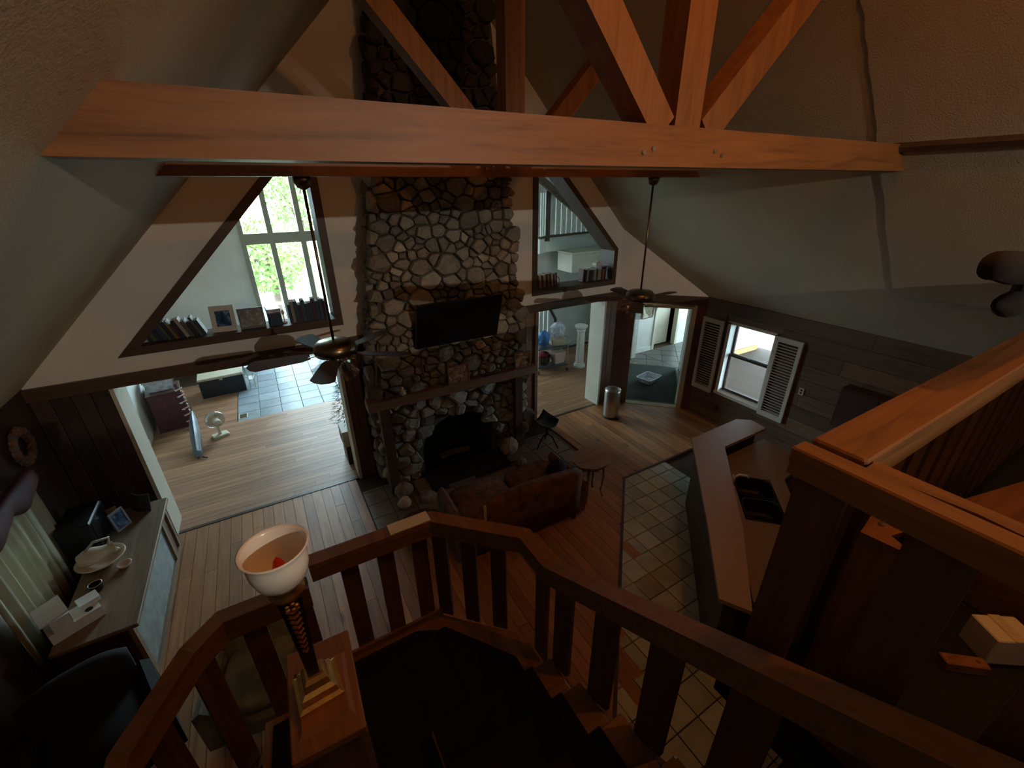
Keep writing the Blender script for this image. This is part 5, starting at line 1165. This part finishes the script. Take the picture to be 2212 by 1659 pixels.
# ------------------------------------------------------------------ things on the loft
LF = LOFT + 0.001
t = thing('wooden_organizer', 'wooden box with cut-out holes standing on the loft behind the railing', 'box', (1.50, 0.275, LF), math.radians(9))
h = 0.64
build(MB().holed([(-0.12,-0.062),(0.12,-0.062),(0.12,0.062),(-0.12,0.062)], [[(0.02,-0.02),(0.08,-0.03),(0.10,0.02),(0.05,0.05)], [(-0.09,-0.03),(-0.04,-0.055),(-0.02,-0.02),(-0.07,0.0)]], XY, h, h+0.02), 'pierced_top', 'truss_x', t)
build(MB().box((-0.12, -0.062, 0.0), (-0.108, 0.062, h-0.0001)), 'side', 'truss_z', t); build(MB().box((0.108, -0.062, 0.0), (0.12, 0.062, h-0.0001)), 'side', 'truss_z', t); build(MB().box((-0.1079, -0.062, 0.0), (0.1079, -0.050, h-0.0001)), 'front', 'truss_z', t); build(MB().box((-0.1079, 0.050, 0.0), (0.1079, 0.062, h-0.0001)), 'back', 'truss_z', t)
build(MB().lathe([(0.010,0.0),(0.010,0.025),(0.001,0.032)], (-0.03, 0.03, h+0.0201), 8, True), 'knob', 'white_ceramic', t)
t = thing('white_carton', 'small white carton on the loft at the right', 'carton', (2.07, -0.005, LF), math.radians(-35))
build(MB().bbox((-0.075, -0.055, 0.0), (0.075, 0.055, 0.12), 0.004), 'box', 'white_box', t); build(MB().box((-0.02, -0.055, 0.1201), (0.02, 0.055, 0.122)), 'tape', 'pages', t)
t = thing('wooden_block', 'short orange wooden block lying before the white carton', 'block', (1.80, 0.05, LF), math.radians(-40)); t.location = (1.885, 0.03, LF)
build(MB().bbox((-0.07, -0.022, 0.0), (0.07, 0.022, 0.04), 0.004), 'block', 'truss_x', t); build(MB().lathe([(0.006,0.0),(0.006,0.002)], (0.04, 0, 0.0401), 8, True, True), 'peg', 'oak_z', t)
t = thing('rounded_board', 'rounded wooden board leaning low behind the first railing board', 'board', (1.745, 0.25, LF), math.radians(-50))
build(MB().loft([[(x, y, z) for x, y in [(-0.08,-0.05),(0.08,-0.05),(0.085,0.01),(0.05,0.05),(0.0,0.06),(-0.05,0.05),(-0.085,0.01)]] for z in (0.0, 0.05)]), 'board', 'truss_x', t); build(MB().lathe([(0.001,0.002),(0.012,0.002),(0.012,0.0)], (0.0, 0.035, 0.0501), 10), 'hang_hole', 'black_plastic', t)
t = thing('wooden_chest', 'orange wooden chest with overhanging lid beside the far loft railing', 'chest', (2.52, 0.07, LF), math.radians(-13))
build(MB().box((-0.27, -0.17, 0.0), (0.27, 0.17, 0.33)), 'body', 'truss_x', t); build(MB().bbox((-0.29, -0.19, 0.3301), (0.29, 0.19, 0.36), 0.006), 'lid', 'truss_x', t)
t = thing('low_shelf', 'low dark wooden shelf behind the white carton', 'shelf', (2.36, -0.30, LF), math.radians(-12))
build(MB().box((-0.28, -0.11, 0.20), (0.28, 0.11, 0.225)), 'shelf_board', 'oak_x', t); build(MB().box((-0.28, -0.11, 0.0), (-0.26, 0.11, 0.1999)), 'side', 'oak_z', t); build(MB().box((0.26, -0.11, 0.0), (0.28, 0.11, 0.1999)), 'side', 'oak_z', t)
t = thing('black_spotlight', 'black rounded spotlight fixture at the right edge above the railing', 'spotlight', (3.5, 0.42, 3.491))
build(MB().tube([(0,0,0.0),(0,0,0.20),(-0.08,0,0.30)], 0.02, 8), 'stem', 'black_plastic', t); build(MB().lathe([(0.06,0.0),(0.06,0.015),(0.02,0.03)], n=16, cap0=True, cap1=True), 'clamp', 'black_plastic', t)
build(MB().tube([(-1.54,0,0.40),(-1.48,0,0.41),(-1.30,0,0.385),(-0.80,0,0.34),(0.0,0,0.31)], [0.03,0.045,0.055,0.07,0.04], 16), 'head', 'soot', t, smooth=True)
build(MB().tube([(-1.30,0,0.26),(-1.14,0,0.235),(-0.6,0,0.24)], [0.012,0.045,0.05], 12), 'counter_head', 'soot', t, smooth=True)
build(MB().tube([(-1.05,0,0.27),(-1.05,0,0.36)], 0.03, 10), 'yoke', 'black_plastic', t)
t = thing('pendant_lamp', 'dome shaded pendant lamp hanging at the back of the loft', 'lamp', (2.5, -4.5, 4.86))
build(MB().lathe([(0.24,-0.004),(0.235,0.05),(0.18,0.14),(0.08,0.20),(0.03,0.22)], n=28, cap1=True), 'dome_shade', 'black_plastic', t, smooth=True)
build(MB().tube([(0,0,0.22),(0,0,2.05)], 0.006, 6), 'cord', 'black_plastic', t)
t = thing('ridge_lamp', 'small bare bulb lamp hanging from the ridge above the loft', 'lamp', (2.2, 0.3, 6.0))
build(MB().tube([(0,0,0.09),(0,0,0.92)], 0.006, 6), 'cord', 'black_plastic', t); build(MB().lathe([(0.02,0.055),(0.022,0.09),(0.01,0.10)], n=12, cap0=True, cap1=True), 'socket', 'brass', t)
